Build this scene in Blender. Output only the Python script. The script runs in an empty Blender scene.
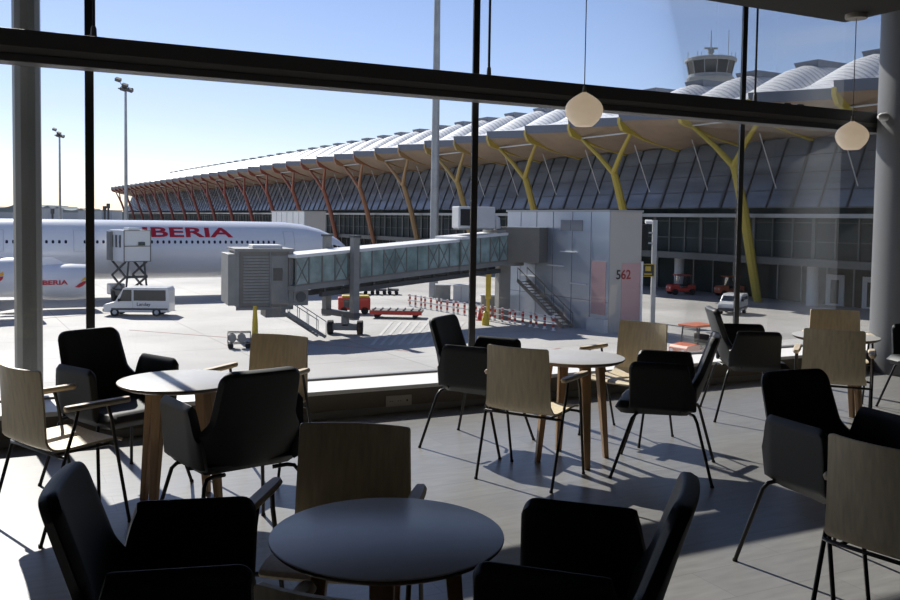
import bpy, math, random
from math import sin, cos, pi, radians as R, sqrt
from mathutils import Vector, Matrix
random.seed(7)
SC = bpy.context.scene
COL = SC.collection

# ------------------------------------------------------------------ camera
CAMZ, FPX, PITCH, ROLL, PCY = 1.7, 900.0, R(2.89), .0147, 265.0
fw = Vector((0, cos(PITCH), -sin(PITCH)))
r0 = Vector((1, 0, 0)); u0 = r0.cross(fw)
rt = r0*cos(ROLL) + u0*sin(ROLL); up = u0*cos(ROLL) - r0*sin(ROLL)
cd = bpy.data.cameras.new('camera'); cam = bpy.data.objects.new('camera', cd); COL.objects.link(cam)
cd.sensor_width = 36; cd.lens = 36*FPX/900; cd.shift_y = -(300-PCY)/900
cd.clip_start = .05; cd.clip_end = 4000
cam.matrix_world = Matrix(((rt.x, up.x, -fw.x, 0), (rt.y, up.y, -fw.y, 0), (rt.z, up.z, -fw.z, CAMZ), (0, 0, 0, 1)))
SC.camera = cam

def at(px, py, Y):
    """point of the place seen at photo position px, py, Y metres ahead"""
    d = fw + rt*(px-450)/FPX + up*(PCY-py)/FPX
    return Vector((0, 0, CAMZ)) + d*(Y/d.y)

# ------------------------------------------------------------------ materials
MATS = {}
def mat(name, col, rough=.6, metal=0, var=.0, scale=8, bump=0, spec=.5, stretch=None, emis=None, trans=0, coat=0):
    if name in MATS: return MATS[name]
    m = bpy.data.materials.new(name); m.use_nodes = True
    nt = m.node_tree; b = nt.nodes['Principled BSDF']
    b.inputs['Roughness'].default_value = rough; b.inputs['Metallic'].default_value = metal
    b.inputs['Specular IOR Level'].default_value = spec
    b.inputs['Base Color'].default_value = (*col, 1)
    if coat: b.inputs['Coat Weight'].default_value = coat
    if trans: b.inputs['Transmission Weight'].default_value = trans
    if emis:
        b.inputs['Emission Color'].default_value = (*emis[0], 1); b.inputs['Emission Strength'].default_value = emis[1]
    if var or bump:
        tc = nt.nodes.new('ShaderNodeTexCoord'); mp = nt.nodes.new('ShaderNodeMapping')
        if stretch: mp.inputs['Scale'].default_value = stretch
        nz = nt.nodes.new('ShaderNodeTexNoise'); nz.inputs['Scale'].default_value = scale; nz.inputs['Detail'].default_value = 5
        nt.links.new(tc.outputs['Object'], mp.inputs['Vector']); nt.links.new(mp.outputs['Vector'], nz.inputs['Vector'])
        if var:
            rp = nt.nodes.new('ShaderNodeValToRGB')
            rp.color_ramp.elements[0].position = .3; rp.color_ramp.elements[1].position = .7
            rp.color_ramp.elements[0].color = (*[max(0, c*(1-var)) for c in col], 1)
            rp.color_ramp.elements[1].color = (*[min(1, c*(1+var)) for c in col], 1)
            nt.links.new(nz.outputs['Fac'], rp.inputs['Fac']); nt.links.new(rp.outputs['Color'], b.inputs['Base Color'])
        if bump:
            bp = nt.nodes.new('ShaderNodeBump'); bp.inputs['Strength'].default_value = bump; bp.inputs['Distance'].default_value = .01
            nt.links.new(nz.outputs['Fac'], bp.inputs['Height']); nt.links.new(bp.outputs['Normal'], b.inputs['Normal'])
    MATS[name] = m
    return m

def glass(name, tint=(.93, .95, .95), refl=1.0, rough=0.0):
    m = bpy.data.materials.new(name); m.use_nodes = True; nt = m.node_tree; nt.nodes.clear()
    o = nt.nodes.new('ShaderNodeOutputMaterial'); mx = nt.nodes.new('ShaderNodeMixShader')
    t = nt.nodes.new('ShaderNodeBsdfTransparent'); t.inputs['Color'].default_value = (*tint, 1)
    g = nt.nodes.new('ShaderNodeBsdfGlossy'); g.inputs['Roughness'].default_value = rough
    f = nt.nodes.new('ShaderNodeFresnel'); f.inputs['IOR'].default_value = 1.5
    mu = nt.nodes.new('ShaderNodeMath'); mu.operation = 'MULTIPLY'; mu.inputs[1].default_value = refl
    nt.links.new(f.outputs[0], mu.inputs[0]); nt.links.new(mu.outputs[0], mx.inputs[0])
    nt.links.new(t.outputs[0], mx.inputs[1]); nt.links.new(g.outputs[0], mx.inputs[2]); nt.links.new(mx.outputs[0], o.inputs[0])
    return m

def stripes(name, c1, c2, freq, axis='Z', rough=.5, width=.5):
    m = bpy.data.materials.new(name); m.use_nodes = True; nt = m.node_tree; b = nt.nodes['Principled BSDF']
    b.inputs['Roughness'].default_value = rough
    tc = nt.nodes.new('ShaderNodeTexCoord'); sp = nt.nodes.new('ShaderNodeSeparateXYZ')
    mu = nt.nodes.new('ShaderNodeMath'); mu.operation = 'MULTIPLY'; mu.inputs[1].default_value = freq
    fr = nt.nodes.new('ShaderNodeMath'); fr.operation = 'FRACT'
    rp = nt.nodes.new('ShaderNodeValToRGB'); rp.color_ramp.elements[0].position = width-.12; rp.color_ramp.elements[1].position = width+.12
    rp.color_ramp.elements[0].color = (*c1, 1); rp.color_ramp.elements[1].color = (*c2, 1)
    nt.links.new(tc.outputs['Object'], sp.inputs[0]); nt.links.new(sp.outputs[axis], mu.inputs[0])
    nt.links.new(mu.outputs[0], fr.inputs[0]); nt.links.new(fr.outputs[0], rp.inputs[0]); nt.links.new(rp.outputs[0], b.inputs['Base Color'])
    return m

def floor_material():
    m = bpy.data.materials.new('floor_tiles'); m.use_nodes = True; nt = m.node_tree; b = nt.nodes['Principled BSDF']
    tc = nt.nodes.new('ShaderNodeTexCoord'); mp = nt.nodes.new('ShaderNodeMapping')
    br = nt.nodes.new('ShaderNodeTexBrick'); br.inputs['Scale'].default_value = 1
    br.inputs['Brick Width'].default_value = 1.2; br.inputs['Row Height'].default_value = .3
    br.inputs['Mortar Size'].default_value = .0025; br.inputs['Mortar Smooth'].default_value = .3
    br.inputs['Color1'].default_value = (.195, .19, .185, 1); br.inputs['Color2'].default_value = (.22, .215, .205, 1)
    br.inputs['Mortar'].default_value = (.14, .135, .13, 1); br.offset = .5
    nz = nt.nodes.new('ShaderNodeTexNoise'); nz.inputs['Scale'].default_value = 5; nz.inputs['Detail'].default_value = 8
    mp2 = nt.nodes.new('ShaderNodeMapping'); mp2.inputs['Scale'].default_value = (1, 5, 1)
    rp = nt.nodes.new('ShaderNodeValToRGB'); rp.color_ramp.elements[0].color = (.84, .84, .84, 1); rp.color_ramp.elements[1].color = (1.13, 1.13, 1.13, 1)
    rp.color_ramp.elements[0].position = .3; rp.color_ramp.elements[1].position = .75
    mx = nt.nodes.new('ShaderNodeMix'); mx.data_type = 'RGBA'; mx.blend_type = 'MULTIPLY'; mx.inputs['Factor'].default_value = 1
    nt.links.new(tc.outputs['Object'], br.inputs['Vector']); nt.links.new(tc.outputs['Object'], mp2.inputs['Vector'])
    nt.links.new(mp2.outputs[0], nz.inputs['Vector']); nt.links.new(nz.outputs['Fac'], rp.inputs[0])
    nt.links.new(br.outputs['Color'], mx.inputs[6]); nt.links.new(rp.outputs[0], mx.inputs[7]); nt.links.new(mx.outputs[2], b.inputs['Base Color'])
    b.inputs['Roughness'].default_value = .36; b.inputs['Specular IOR Level'].default_value = .75
    bp = nt.nodes.new('ShaderNodeBump'); bp.inputs['Strength'].default_value = .04; bp.inputs['Distance'].default_value = .01
    nt.links.new(nz.outputs['Fac'], bp.inputs['Height']); nt.links.new(bp.outputs[0], b.inputs['Normal'])
    return m

def apron_material():
    m = bpy.data.materials.new('apron_concrete'); m.use_nodes = True; nt = m.node_tree; b = nt.nodes['Principled BSDF']
    tc = nt.nodes.new('ShaderNodeTexCoord')
    br = nt.nodes.new('ShaderNodeTexBrick'); br.inputs['Scale'].default_value = 1; br.offset = 0
    br.inputs['Brick Width'].default_value = 7.5; br.inputs['Row Height'].default_value = 7.5
    br.inputs['Mortar Size'].default_value = .06; br.inputs['Mortar Smooth'].default_value = .4
    br.inputs['Color1'].default_value = (.37, .355, .335, 1); br.inputs['Color2'].default_value = (.40, .385, .365, 1); br.inputs['Mortar'].default_value = (.26, .25, .235, 1)
    nz = nt.nodes.new('ShaderNodeTexNoise'); nz.inputs['Scale'].default_value = .12; nz.inputs['Detail'].default_value = 8
    rp = nt.nodes.new('ShaderNodeValToRGB'); rp.color_ramp.elements[0].color = (.8, .8, .8, 1); rp.color_ramp.elements[1].color = (1.12, 1.12, 1.12, 1)
    rp.color_ramp.elements[0].position = .35; rp.color_ramp.elements[1].position = .65
    mx = nt.nodes.new('ShaderNodeMix'); mx.data_type = 'RGBA'; mx.blend_type = 'MULTIPLY'; mx.inputs['Factor'].default_value = 1
    nt.links.new(tc.outputs['Object'], br.inputs['Vector']); nt.links.new(tc.outputs['Object'], nz.inputs['Vector'])
    nt.links.new(nz.outputs['Fac'], rp.inputs[0]); nt.links.new(br.outputs['Color'], mx.inputs[6]); nt.links.new(rp.outputs[0], mx.inputs[7])
    nt.links.new(mx.outputs[2], b.inputs['Base Color']); b.inputs['Roughness'].default_value = .75
    return m

M = dict(
    black=mat('black_upholstery', (.0085, .010, .013), .55, var=.25, scale=220, bump=.12),
    blackmetal=mat('black_steel', (.018, .017, .016), .38, .3),
    ply=mat('pale_oak_plywood', (.63, .53, .365), .5, var=.13, scale=6, stretch=(9, 9, .7)),
    oak=mat('oak_leg', (.33, .20, .10), .5, var=.2, scale=5, stretch=(9, 9, .8)),
    pad=mat('bleached_oak', (.55, .46, .34), .5, var=.1, scale=6, stretch=(9, .8, 9)),
    top=mat('grey_white_laminate', (.50, .485, .47), .33, var=.03, scale=20),
    rim=mat('tabletop_edge', (.10, .06, .035), .5),
    frame=mat('anthracite_frame', (.018, .017, .017), .5),
    beam=mat('beam_paint', (.06, .058, .06), .5),
    framegrey=mat('grey_anodised', (.22, .215, .21), .45, .3),
    sill=mat('pale_sill', (.80, .79, .77), .45, var=.04, scale=4),
    parapet=mat('parapet_panel', (.15, .13, .105), .6, var=.08, scale=3),
    ceil=mat('soffit_paint', (.032, .03, .029), .85),
    wall=mat('inner_wall', (.27, .255, .235), .85, var=.05, scale=2),
    plaster=mat('round_column_paint', (.14, .142, .147), .55),
    socket=mat('socket_plastic', (.42, .38, .33), .45),
    opal=None,
    cable=mat('pendant_cable', (.35, .33, .3), .5),
    steel=mat('galvanised_steel', (.36, .37, .37), .45, .5, var=.12, scale=1.2),
    polesteel=mat('pole_steel', (.20, .20, .19), .38, .6, var=.12, scale=3, stretch=(3, 3, .2)),
    white=mat('aircraft_white', (.74, .75, .78), .22, var=.02, scale=2, coat=.4),
    nacelle=mat('nacelle_white', (.72, .73, .76), .25),
    red=mat('livery_red', (.50, .012, .03), .4),
    yellow=mat('livery_yellow', (.85, .45, .02), .4),
    navy=mat('cabin_window_dark', (.012, .018, .04), .2),
    line=mat('panel_line', (.42, .43, .46), .5),
    grey=mat('ground_equipment_grey', (.22, .218, .205), .55, var=.1, scale=1.5),
    ltgrey=mat('light_grey_panel', (.50, .51, .51), .5, var=.06, scale=1.2),
    dkgrey=mat('dark_grey_metal', (.075, .077, .08), .5, .2),
    cabgrey=mat('cab_grey', (.165, .155, .135), .5, var=.06, scale=1.5),
    rubber=mat('rubber', (.014, .014, .014), .8),
    bridgeroof=mat('bridge_roof', (.66, .66, .65), .45, var=.05, scale=1),
    bridgeglass=mat('bridge_glass', (.22, .30, .285), .12, spec=.8, var=.45, scale=.9),
    metalbox=mat('gatehouse_cladding', (.44, .49, .56), .30, .55, var=.06, scale=.4),
    metalend=mat('gatehouse_end_cladding', (.40, .385, .355), .6, var=.04, scale=.5),
    seam=mat('cladding_seam', (.17, .18, .2), .5),
    pink=mat('pink_reflection', (.47, .30, .29), .5),
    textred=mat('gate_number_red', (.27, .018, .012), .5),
    textdark=mat('gate_number_dark', (.035, .022, .02), .5),
    vanwhite=mat('van_white', (.68, .69, .69), .3, coat=.4),
    carglass=mat('car_glass', (.02, .025, .028), .08, spec=.8),
    lamp=mat('headlamp', (.7, .72, .72), .15),
    redpaint=mat('red_paint', (.46, .035, .022), .45),
    orangepaint=mat('orange_paint', (.62, .16, .07), .45),
    yellowpaint=mat('yellow_paint', (.58, .40, .035), .5, var=.08, scale=2),
    whitepaint=mat('white_paint', (.72, .72, .71), .5),
    roofwhite=stripes('roof_louvres', (.78, .78, .77), (.46, .47, .48), 1.5, 'X', .4, .66),
    fascia=mat('roof_fascia', (.125, .15, .20), .45, .2),
    bamboo=mat('bamboo_soffit', (.30, .22, .155), .65, var=.12, scale=.5),
    facade=mat('facade_glass', (.15, .17, .20), .22, .1, var=.35, scale=.28, stretch=(.25, .25, 2.2), spec=.7),
    facadeline=mat('facade_mullion', (.045, .05, .055), .5),
    rodwhite=mat('tie_rod', (.55, .56, .56), .45),
    lowglass=mat('dark_curtain_glass', (.018, .029, .031), .55, spec=.12, var=.5, scale=.35),
    lowframe=mat('dark_curtain_frame', (.07, .075, .075), .5),
    ledge=mat('ledge_metal', (.30, .31, .32), .4, .3),
    towerw=mat('tower_cladding', (.36, .385, .40), .5),
    towerglass=mat('tower_glass', (.03, .04, .05), .1, spec=.8),
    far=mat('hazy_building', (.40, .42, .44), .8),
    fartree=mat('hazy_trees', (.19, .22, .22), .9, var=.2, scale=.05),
    hatch=mat('apron_paint_white', (.45, .44, .42), .7),
    redline=mat('apron_paint_red', (.37, .25, .23), .7),
    signblack=mat('sign_black', (.03, .03, .028), .5),
    doorwhite=mat('white_door', (.62, .64, .66), .5),
    flame=None,
)
def opal():
    m = bpy.data.materials.new('opal_glass'); m.use_nodes = True; nt = m.node_tree; nt.nodes.clear()
    o = nt.nodes.new('ShaderNodeOutputMaterial'); a = nt.nodes.new('ShaderNodeAddShader')
    mx = nt.nodes.new('ShaderNodeMixShader'); mx.inputs[0].default_value = .42
    d = nt.nodes.new('ShaderNodeBsdfPrincipled'); d.inputs['Base Color'].default_value = (.88, .86, .81, 1); d.inputs['Roughness'].default_value = .25
    t = nt.nodes.new('ShaderNodeBsdfTranslucent'); t.inputs['Color'].default_value = (.92, .87, .79, 1)
    e = nt.nodes.new('ShaderNodeEmission'); e.inputs['Color'].default_value = (1, .80, .58, 1); e.inputs['Strength'].default_value = .14
    nt.links.new(d.outputs[0], mx.inputs[1]); nt.links.new(t.outputs[0], mx.inputs[2]); nt.links.new(mx.outputs[0], a.inputs[0])
    nt.links.new(e.outputs[0], a.inputs[1]); nt.links.new(a.outputs[0], o.inputs[0])
    return m
M['opal'] = opal()
M['pane'] = glass('window_glass', (.92, .93, .93), .4)
M['floor'] = floor_material(); M['apron'] = apron_material()

# ------------------------------------------------------------------ mesh builder
class MB:
    def __init__(s): s.v = []; s.f = []; s.fm = []; s.m = 0
    def add(s, vs, fs):
        o = len(s.v); s.v += [Vector(p) for p in vs]
        for f in fs: s.f.append([i+o for i in f]); s.fm.append(s.m)
        return s
    def hexa(s, p):      # p: 4 bottom (ccw) + 4 top
        return s.add(p, [(3, 2, 1, 0), (4, 5, 6, 7), (0, 1, 5, 4), (1, 2, 6, 5), (2, 3, 7, 6), (3, 0, 4, 7)])
    def box(s, c, d, rz=0, ry=0, rx=0):
        x, y, z = d[0]/2, d[1]/2, d[2]/2
        m = Matrix.Rotation(rz, 3, 'Z') @ Matrix.Rotation(ry, 3, 'Y') @ Matrix.Rotation(rx, 3, 'X')
        P = [Vector(c)+m @ Vector(q) for q in ((-x, -y, -z), (x, -y, -z), (x, y, -z), (-x, y, -z), (-x, -y, z), (x, -y, z), (x, y, z), (-x, y, z))]
        return s.hexa(P)
    def bar(s, a, b, w, h=None, upv=(0, 0, 1)):
        a, b = Vector(a), Vector(b); h = h or w; d = (b-a).normalized(); u = Vector(upv)
        if abs(d.dot(u)) > .98: u = Vector((1, 0, 0))
        x = d.cross(u).normalized()*w/2; y = x.cross(d).normalized()*h/2
        return s.hexa([a-x-y, a+x-y, a+x+y, a-x+y, b-x-y, b+x-y, b+x+y, b-x+y])
    def tube(s, pts, r, n=10, caps=True):
        pts = [Vector(p) for p in pts]; rs = r if isinstance(r, (list, tuple)) else [r]*len(pts)
        o = len(s.v); ref = None
        for i, p in enumerate(pts):
            t = (pts[min(i+1, len(pts)-1)]-pts[max(i-1, 0)]).normalized()
            if ref is None:
                ref = t.cross(Vector((0, 0, 1)))
                if ref.length < .1: ref = t.cross(Vector((1, 0, 0)))
            ref = (ref - t*ref.dot(t)).normalized(); bi = t.cross(ref)
            for k in range(n):
                a = 2*pi*k/n; s.v.append(p+(ref*cos(a)+bi*sin(a))*rs[i])
        for i in range(len(pts)-1):
            for k in range(n):
                s.f.append([o+i*n+k, o+i*n+(k+1) % n, o+(i+1)*n+(k+1) % n, o+(i+1)*n+k]); s.fm.append(s.m)
        if caps:
            s.f.append([o+k for k in range(n)][::-1]); s.fm.append(s.m)
            e = o+(len(pts)-1)*n; s.f.append([e+k for k in range(n)]); s.fm.append(s.m)
        return s
    def lathe(s, prof, c=(0, 0, 0), n=32):
        o = len(s.v)
        for r, z in prof:
            for k in range(n):
                a = 2*pi*k/n; s.v.append(Vector((c[0]+r*cos(a), c[1]+r*sin(a), c[2]+z)))
        for i in range(len(prof)-1):
            for k in range(n):
                s.f.append([o+i*n+k, o+i*n+(k+1) % n, o+(i+1)*n+(k+1) % n, o+(i+1)*n+k]); s.fm.append(s.m)
        s.f.append([o+k for k in range(n)][::-1]); s.fm.append(s.m)
        e = o+(len(prof)-1)*n; s.f.append([e+k for k in range(n)]); s.fm.append(s.m)
        return s
    def prism(s, poly, ax, lo, hi):   # polygon in two axes extruded along the third
        def P(q, h):
            return {'x': (h, q[0], q[1]), 'y': (q[0], h, q[1]), 'z': (q[0], q[1], h)}[ax]
        n = len(poly)
        return s.add([P(q, lo) for q in poly]+[P(q, hi) for q in poly],
                     [list(range(n))[::-1], list(range(n, 2*n))]+[[i, (i+1) % n, n+(i+1) % n, n+i] for i in range(n)])
    def sheet(s, fn, nu, nv, th):
        """closed padded panel: fn(u,v) -> point, th(u,v) -> half thickness; u,v in 0..1"""
        P = [[Vector(fn(i/nu, j/nv)) for j in range(nv+1)] for i in range(nu+1)]
        o = len(s.v)
        for side in (1, -1):
            for i in range(nu+1):
                for j in range(nv+1):
                    du = P[min(i+1, nu)][j]-P[max(i-1, 0)][j]; dv = P[i][min(j+1, nv)]-P[i][max(j-1, 0)]
                    nrm = du.cross(dv).normalized()
                    s.v.append(P[i][j]+nrm*side*th(i/nu, j/nv))
        W = nv+1; S = (nu+1)*W
        def fa(q): s.f.append(q); s.fm.append(s.m)
        for i in range(nu):
            for j in range(nv):
                a, b, c, d = o+i*W+j, o+(i+1)*W+j, o+(i+1)*W+j+1, o+i*W+j+1
                fa([a, b, c, d]); fa([d+S, c+S, b+S, a+S])
        for i in range(nu):
            a, b = o+i*W, o+(i+1)*W; fa([b, a, a+S, b+S])
            a, b = o+i*W+nv, o+(i+1)*W+nv; fa([a, b, b+S, a+S])
        for j in range(nv):
            a, b = o+j, o+j+1; fa([a, b, b+S, a+S])
            a, b = o+nu*W+j, o+nu*W+j+1; fa([b, a, a+S, b+S])
        return s
    def build(s, name, mats, parent=None, smooth=False, bevel=0, seg=2, local=False):
        me = bpy.data.meshes.new(name)
        off = Vector((0, 0, 0))
        if parent is not None and not local:
            p = parent
            while p is not None: off += Vector(p.location); p = p.parent
        me.from_pydata([v-off for v in s.v], [], s.f)
        for m in (mats if isinstance(mats, (list, tuple)) else [mats]): me.materials.append(m)
        me.polygons.foreach_set('material_index', s.fm)
        if smooth: me.polygons.foreach_set('use_smooth', [True]*len(me.polygons))
        me.update()
        import bmesh
        bm = bmesh.new(); bm.from_mesh(me); bmesh.ops.recalc_face_normals(bm, faces=bm.faces); bm.to_mesh(me); bm.free()
        o = bpy.data.objects.new(name, me); COL.objects.link(o)
        if parent is not None: o.parent = parent
        if bevel:
            b = o.modifiers.new('bevel', 'BEVEL'); b.width = bevel; b.segments = seg; b.limit_method = 'ANGLE'; b.angle_limit = R(40)
        if smooth:
            try:
                e = o.modifiers.new('edge_split', 'EDGE_SPLIT'); e.split_angle = R(42)
            except Exception: pass
        return o

def tag(o, label=None, cat=None, group=None, kind=None):
    if label: o['label'] = label
    if cat: o['category'] = cat
    if group: o['group'] = group
    if kind: o['kind'] = kind
    return o
def empty(name, loc=(0, 0, 0), rz=0, label=None, cat=None, group=None, kind=None):
    o = bpy.data.objects.new(name, None); COL.objects.link(o); o.location = loc; o.rotation_euler = (0, 0, rz)
    o.empty_display_size = .1
    return tag(o, label, cat, group, kind)
def copy_tree(o, parent=None):
    c = o.copy(); COL.objects.link(c)
    if parent is not None: c.parent = parent
    for ch in [q for q in bpy.data.objects if q.parent == o]: copy_tree(ch, c)
    return c
def text_mesh(txt, size, bold=0, sx=1.0):
    cu = bpy.data.curves.new('lettering', 'FONT'); cu.body = txt; cu.size = size; cu.align_x = 'CENTER'; cu.align_y = 'CENTER'
    cu.offset = bold; cu.resolution_u = 4
    o = bpy.data.objects.new('lettering', cu); COL.objects.link(o)
    dg = bpy.context.evaluated_depsgraph_get(); dg.update()
    me = bpy.data.meshes.new_from_object(o.evaluated_get(dg))
    import bmesh
    bm = bmesh.new(); bm.from_mesh(me); bmesh.ops.remove_doubles(bm, verts=bm.verts, dist=1e-5)
    for k in range(-9, 10):
        bmesh.ops.bisect_plane(bm, geom=bm.verts[:]+bm.edges[:]+bm.faces[:], dist=1e-6, plane_co=(0, k*size*.06, 0), plane_no=(0, 1, 0))
    bmesh.ops.triangulate(bm, faces=bm.faces); bm.verts.index_update()
    vs = [(v.co.x*sx, v.co.y) for v in bm.verts]; fs = [[v.index for v in f.verts] for f in bm.faces]; bm.free()
    bpy.data.objects.remove(o); bpy.data.curves.remove(cu); bpy.data.meshes.remove(me)
    return vs, fs
def put_text(mb, txt, size, fn, bold=0, sx=1.0, depth=.012):
    """lettering as thin solid shapes; fn(x, y, h) -> world point, h = height off the surface"""
    vs, fs = text_mesh(txt, size, bold, sx)
    mb.add([fn(x, y, depth) for x, y in vs], fs)
    mb.add([fn(x, y, .001) for x, y in vs], [f[::-1] for f in fs])
    from collections import Counter
    ec = Counter()
    for f in fs:
        for a, b in zip(f, f[1:]+f[:1]): ec[(a, b)] += 1
    n = len(vs); o = len(mb.v)-2*n
    for (a, b) in ec:
        if (b, a) not in ec: mb.f.append([o+a, o+n+a, o+n+b, o+b]); mb.fm.append(mb.m)

# ------------------------------------------------------------------ room frame
AZ = R(63.3); w = Vector((sin(AZ), cos(AZ), 0)); n = Vector((w.y, -w.x, 0)); G0 = -7.705
def W(wc, off, z=0): return w*wc + n*(G0+off) + Vector((0, 0, z))
RZW = pi/2-AZ       # rotation of +x onto w
def wbox(mb, w0, w1, o0, o1, z0, z1):
    return mb.hexa([W(w0, o1, z0), W(w1, o1, z0), W(w1, o0, z0), W(w0, o0, z0), W(w0, o1, z1), W(w1, o1, z1), W(w1, o0, z1), W(w0, o0, z1)])
GZ = -6.1
CEIL = 4.4; W0, W1, OB = -5.5, 13.0, 12.5

def struct(name, mb, m, **k): return tag(mb.build(name, m, **k), kind='structure')
fl = MB(); wbox(fl, W0, W1, .45, OB, -.35, 0); o = struct('floor', fl, M['floor'])
# rotate the tile pattern with the room: keep verts in the room frame
def reframe(o):
    mt = Matrix.Rotation(RZW, 4, 'Z'); o.data.transform(mt.inverted()); o.matrix_world = mt
reframe(o)
mb = MB(); wbox(mb, W0, W1, 0, OB, CEIL, CEIL+.3); struct('ceiling', mb, M['ceil'])
mb = MB(); wbox(mb, W0, 4.87, 3.61, OB, 3.0, CEIL-.002); struct('ceiling_soffit', mb, M['ceil'])
mb = MB(); wbox(mb, W0, W1, OB, OB+.2, -.35, CEIL+.3); struct('wall_back', mb, M['wall'])
mb = MB(); wbox(mb, W0-.2, W0, -.1, OB+.2, -.35, CEIL+.3); struct('wall_left', mb, M['wall'])
mb = MB(); wbox(mb, W1, W1+.2, -.1, OB+.2, -.35, CEIL+.3); struct('wall_right', mb, M['wall'])
# low parapet under the glazing
mb = MB(); wbox(mb, W0, W1, -.02, .50, -.35, .205); struct('wall_window', mb, M['parapet'])
mb = MB(); wbox(mb, W0, W1, -.12, .525, .205, .24); struct('trim_1', mb, M['sill'], bevel=.004)
mb = MB(); wbox(mb, W0-.2, W1+.2, -.35, -.12, GZ, .17); struct('wall_outside', mb, M['ltgrey'])
mb = MB(); wbox(mb, W0, W1, .50, .512, 0, .06); struct('baseboard_window', mb, M['framegrey'])

mb = MB(); wbox(mb, W0-.2, W1+.2, -.80, -.02, 4.62, 4.85); struct('sun_cutoff_eave', mb, M['frame'])  # unseen eave, added and sized to cut off the high sun
# glazing
win = empty('window_1', W(4.1, 0, .24), kind='structure')
MW = [-2.79, .658, 4.125, 7.56, 11.0]
edges = [W0]+MW+[W1]
for i in range(len(edges)-1):
    a = MB(); wbox(a, edges[i]+(.033 if i else 0), edges[i+1]-(.033 if i < len(edges)-2 else 0), -.008, .004, .258, CEIL-.06)
    a.build('glass_pane', M['pane'], win)
for mw in MW:
    a = MB(); wbox(a, mw-.033, mw+.033, -.018, .012, .24, CEIL); a.build('mullion', M['frame'], win, bevel=.004)
a = MB(); wbox(a, W0, W1, -.05, .02, .24, .258); a.build('bottom_rail', M['framegrey'], win)
a = MB(); wbox(a, W0, W1, -.08, .04, CEIL-.06, CEIL); a.build('head_rail', M['frame'], win)

# long suspended beam
bm_ = empty('suspended_beam', W(3, .3, 2.8), label='long dark horizontal beam hung on rods across the glazing', cat='beam')
BE = 9.42
a = MB(); wbox(a, W0, BE, .22, .42, 2.905, 3.03); a.build('upper_channel', M['beam'], bm_, bevel=.004)
a = MB(); wbox(a, W0, BE, .225, .41, 2.855, 2.905); a.build('recessed_strip', M['framegrey'], bm_)
a = MB(); wbox(a, W0, BE, .22, .42, 2.795, 2.855); a.build('lower_channel', M['beam'], bm_, bevel=.006)
a = MB(); wbox(a, BE, BE+.35, .30, .38, 2.80, 2.93); a.build('end_arm', M['frame'], bm_)
a = MB(); wbox(a, BE-.1, BE+.03, .2, .44, 2.99, 3.06); a.build('end_bracket', M['frame'], bm_)
for wr in (-2.75, .667, 4.10, 7.44):
    rd = MB(); rd.tube([W(wr, .3, 3.03), W(wr, .3, CEIL)], .012, 8); r_ = rd.build('hanger_rod', M['frame'], bm_, smooth=True)
    sl = MB(); sl.tube([W(wr, .3, 3.03), W(wr, .3, 3.11), W(wr, .3, 3.13)], [.024, .02, .012], 10); sl.build('rod_sleeve', M['framegrey'], r_, smooth=True)
for wr in (7.8, 8.0):
    a = MB(); wbox(a, wr, wr+.1, .26, .38, 3.03, 3.05); a.build('clamp_plate', M['framegrey'], bm_)

# round concrete column at the right, steel pole outside at the left
colr = MB(); cc = W(9.42, .75, 0)+Vector((.07, 0, 0))
colr.lathe([(.42, 0), (.42, CEIL)], cc, 48)
cr = struct('column_right', colr, M['plaster'], smooth=True)
a = MB(); q = cc-Vector((.40, .10, 0))+Vector((0, 0, 2.94)); hx = Vector((1, .15, 0)); a.tube([q, q-hx*.03, q-hx*.08, q-hx*.11], [.045, .05, .045, .02], 14)
wd = a.build('wall_lamp', M['whitepaint'], smooth=True); tag(wd, 'small white round fitting on the side of the round column by the beam end', 'lamp')
pp = at(27.6, 200, 7.25)
a = MB(); a.lathe([(.105, GZ), (.105, 6.5)], (pp.x, pp.y, 0), 12)
pole = a.build('steel_pole', M['polesteel']); tag(pole, 'thick grey steel pole standing just outside the glass', 'pole')

# socket plate on the parapet
so = empty('socket_plate', W(3.136, .502, .105), RZW, 'beige triple socket plate on the low wall under the window', 'socket')
ctr = Vector(so.location)
a = MB(); a.box((0, -.006, 0), (.245, .012, .095)); a.build('plate', M['socket'], so, bevel=.003, local=True)
for k in (-1, 0, 1):
    a = MB(); a.box((k*.075, -.014, 0), (.055, .006, .055)); f_ = a.build('socket_insert', M['socket'], so, bevel=.002, local=True)
    h = MB()
    if k < 1: [h.box((k*.075+dx, -.0175, 0), (.007, .003, .007)) for dx in (-.01, .01)]
    else: h.box((k*.075, -.0175, 0), (.014, .003, .014))
    h.build('hole', M['rubber'], f_, local=True)

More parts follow.
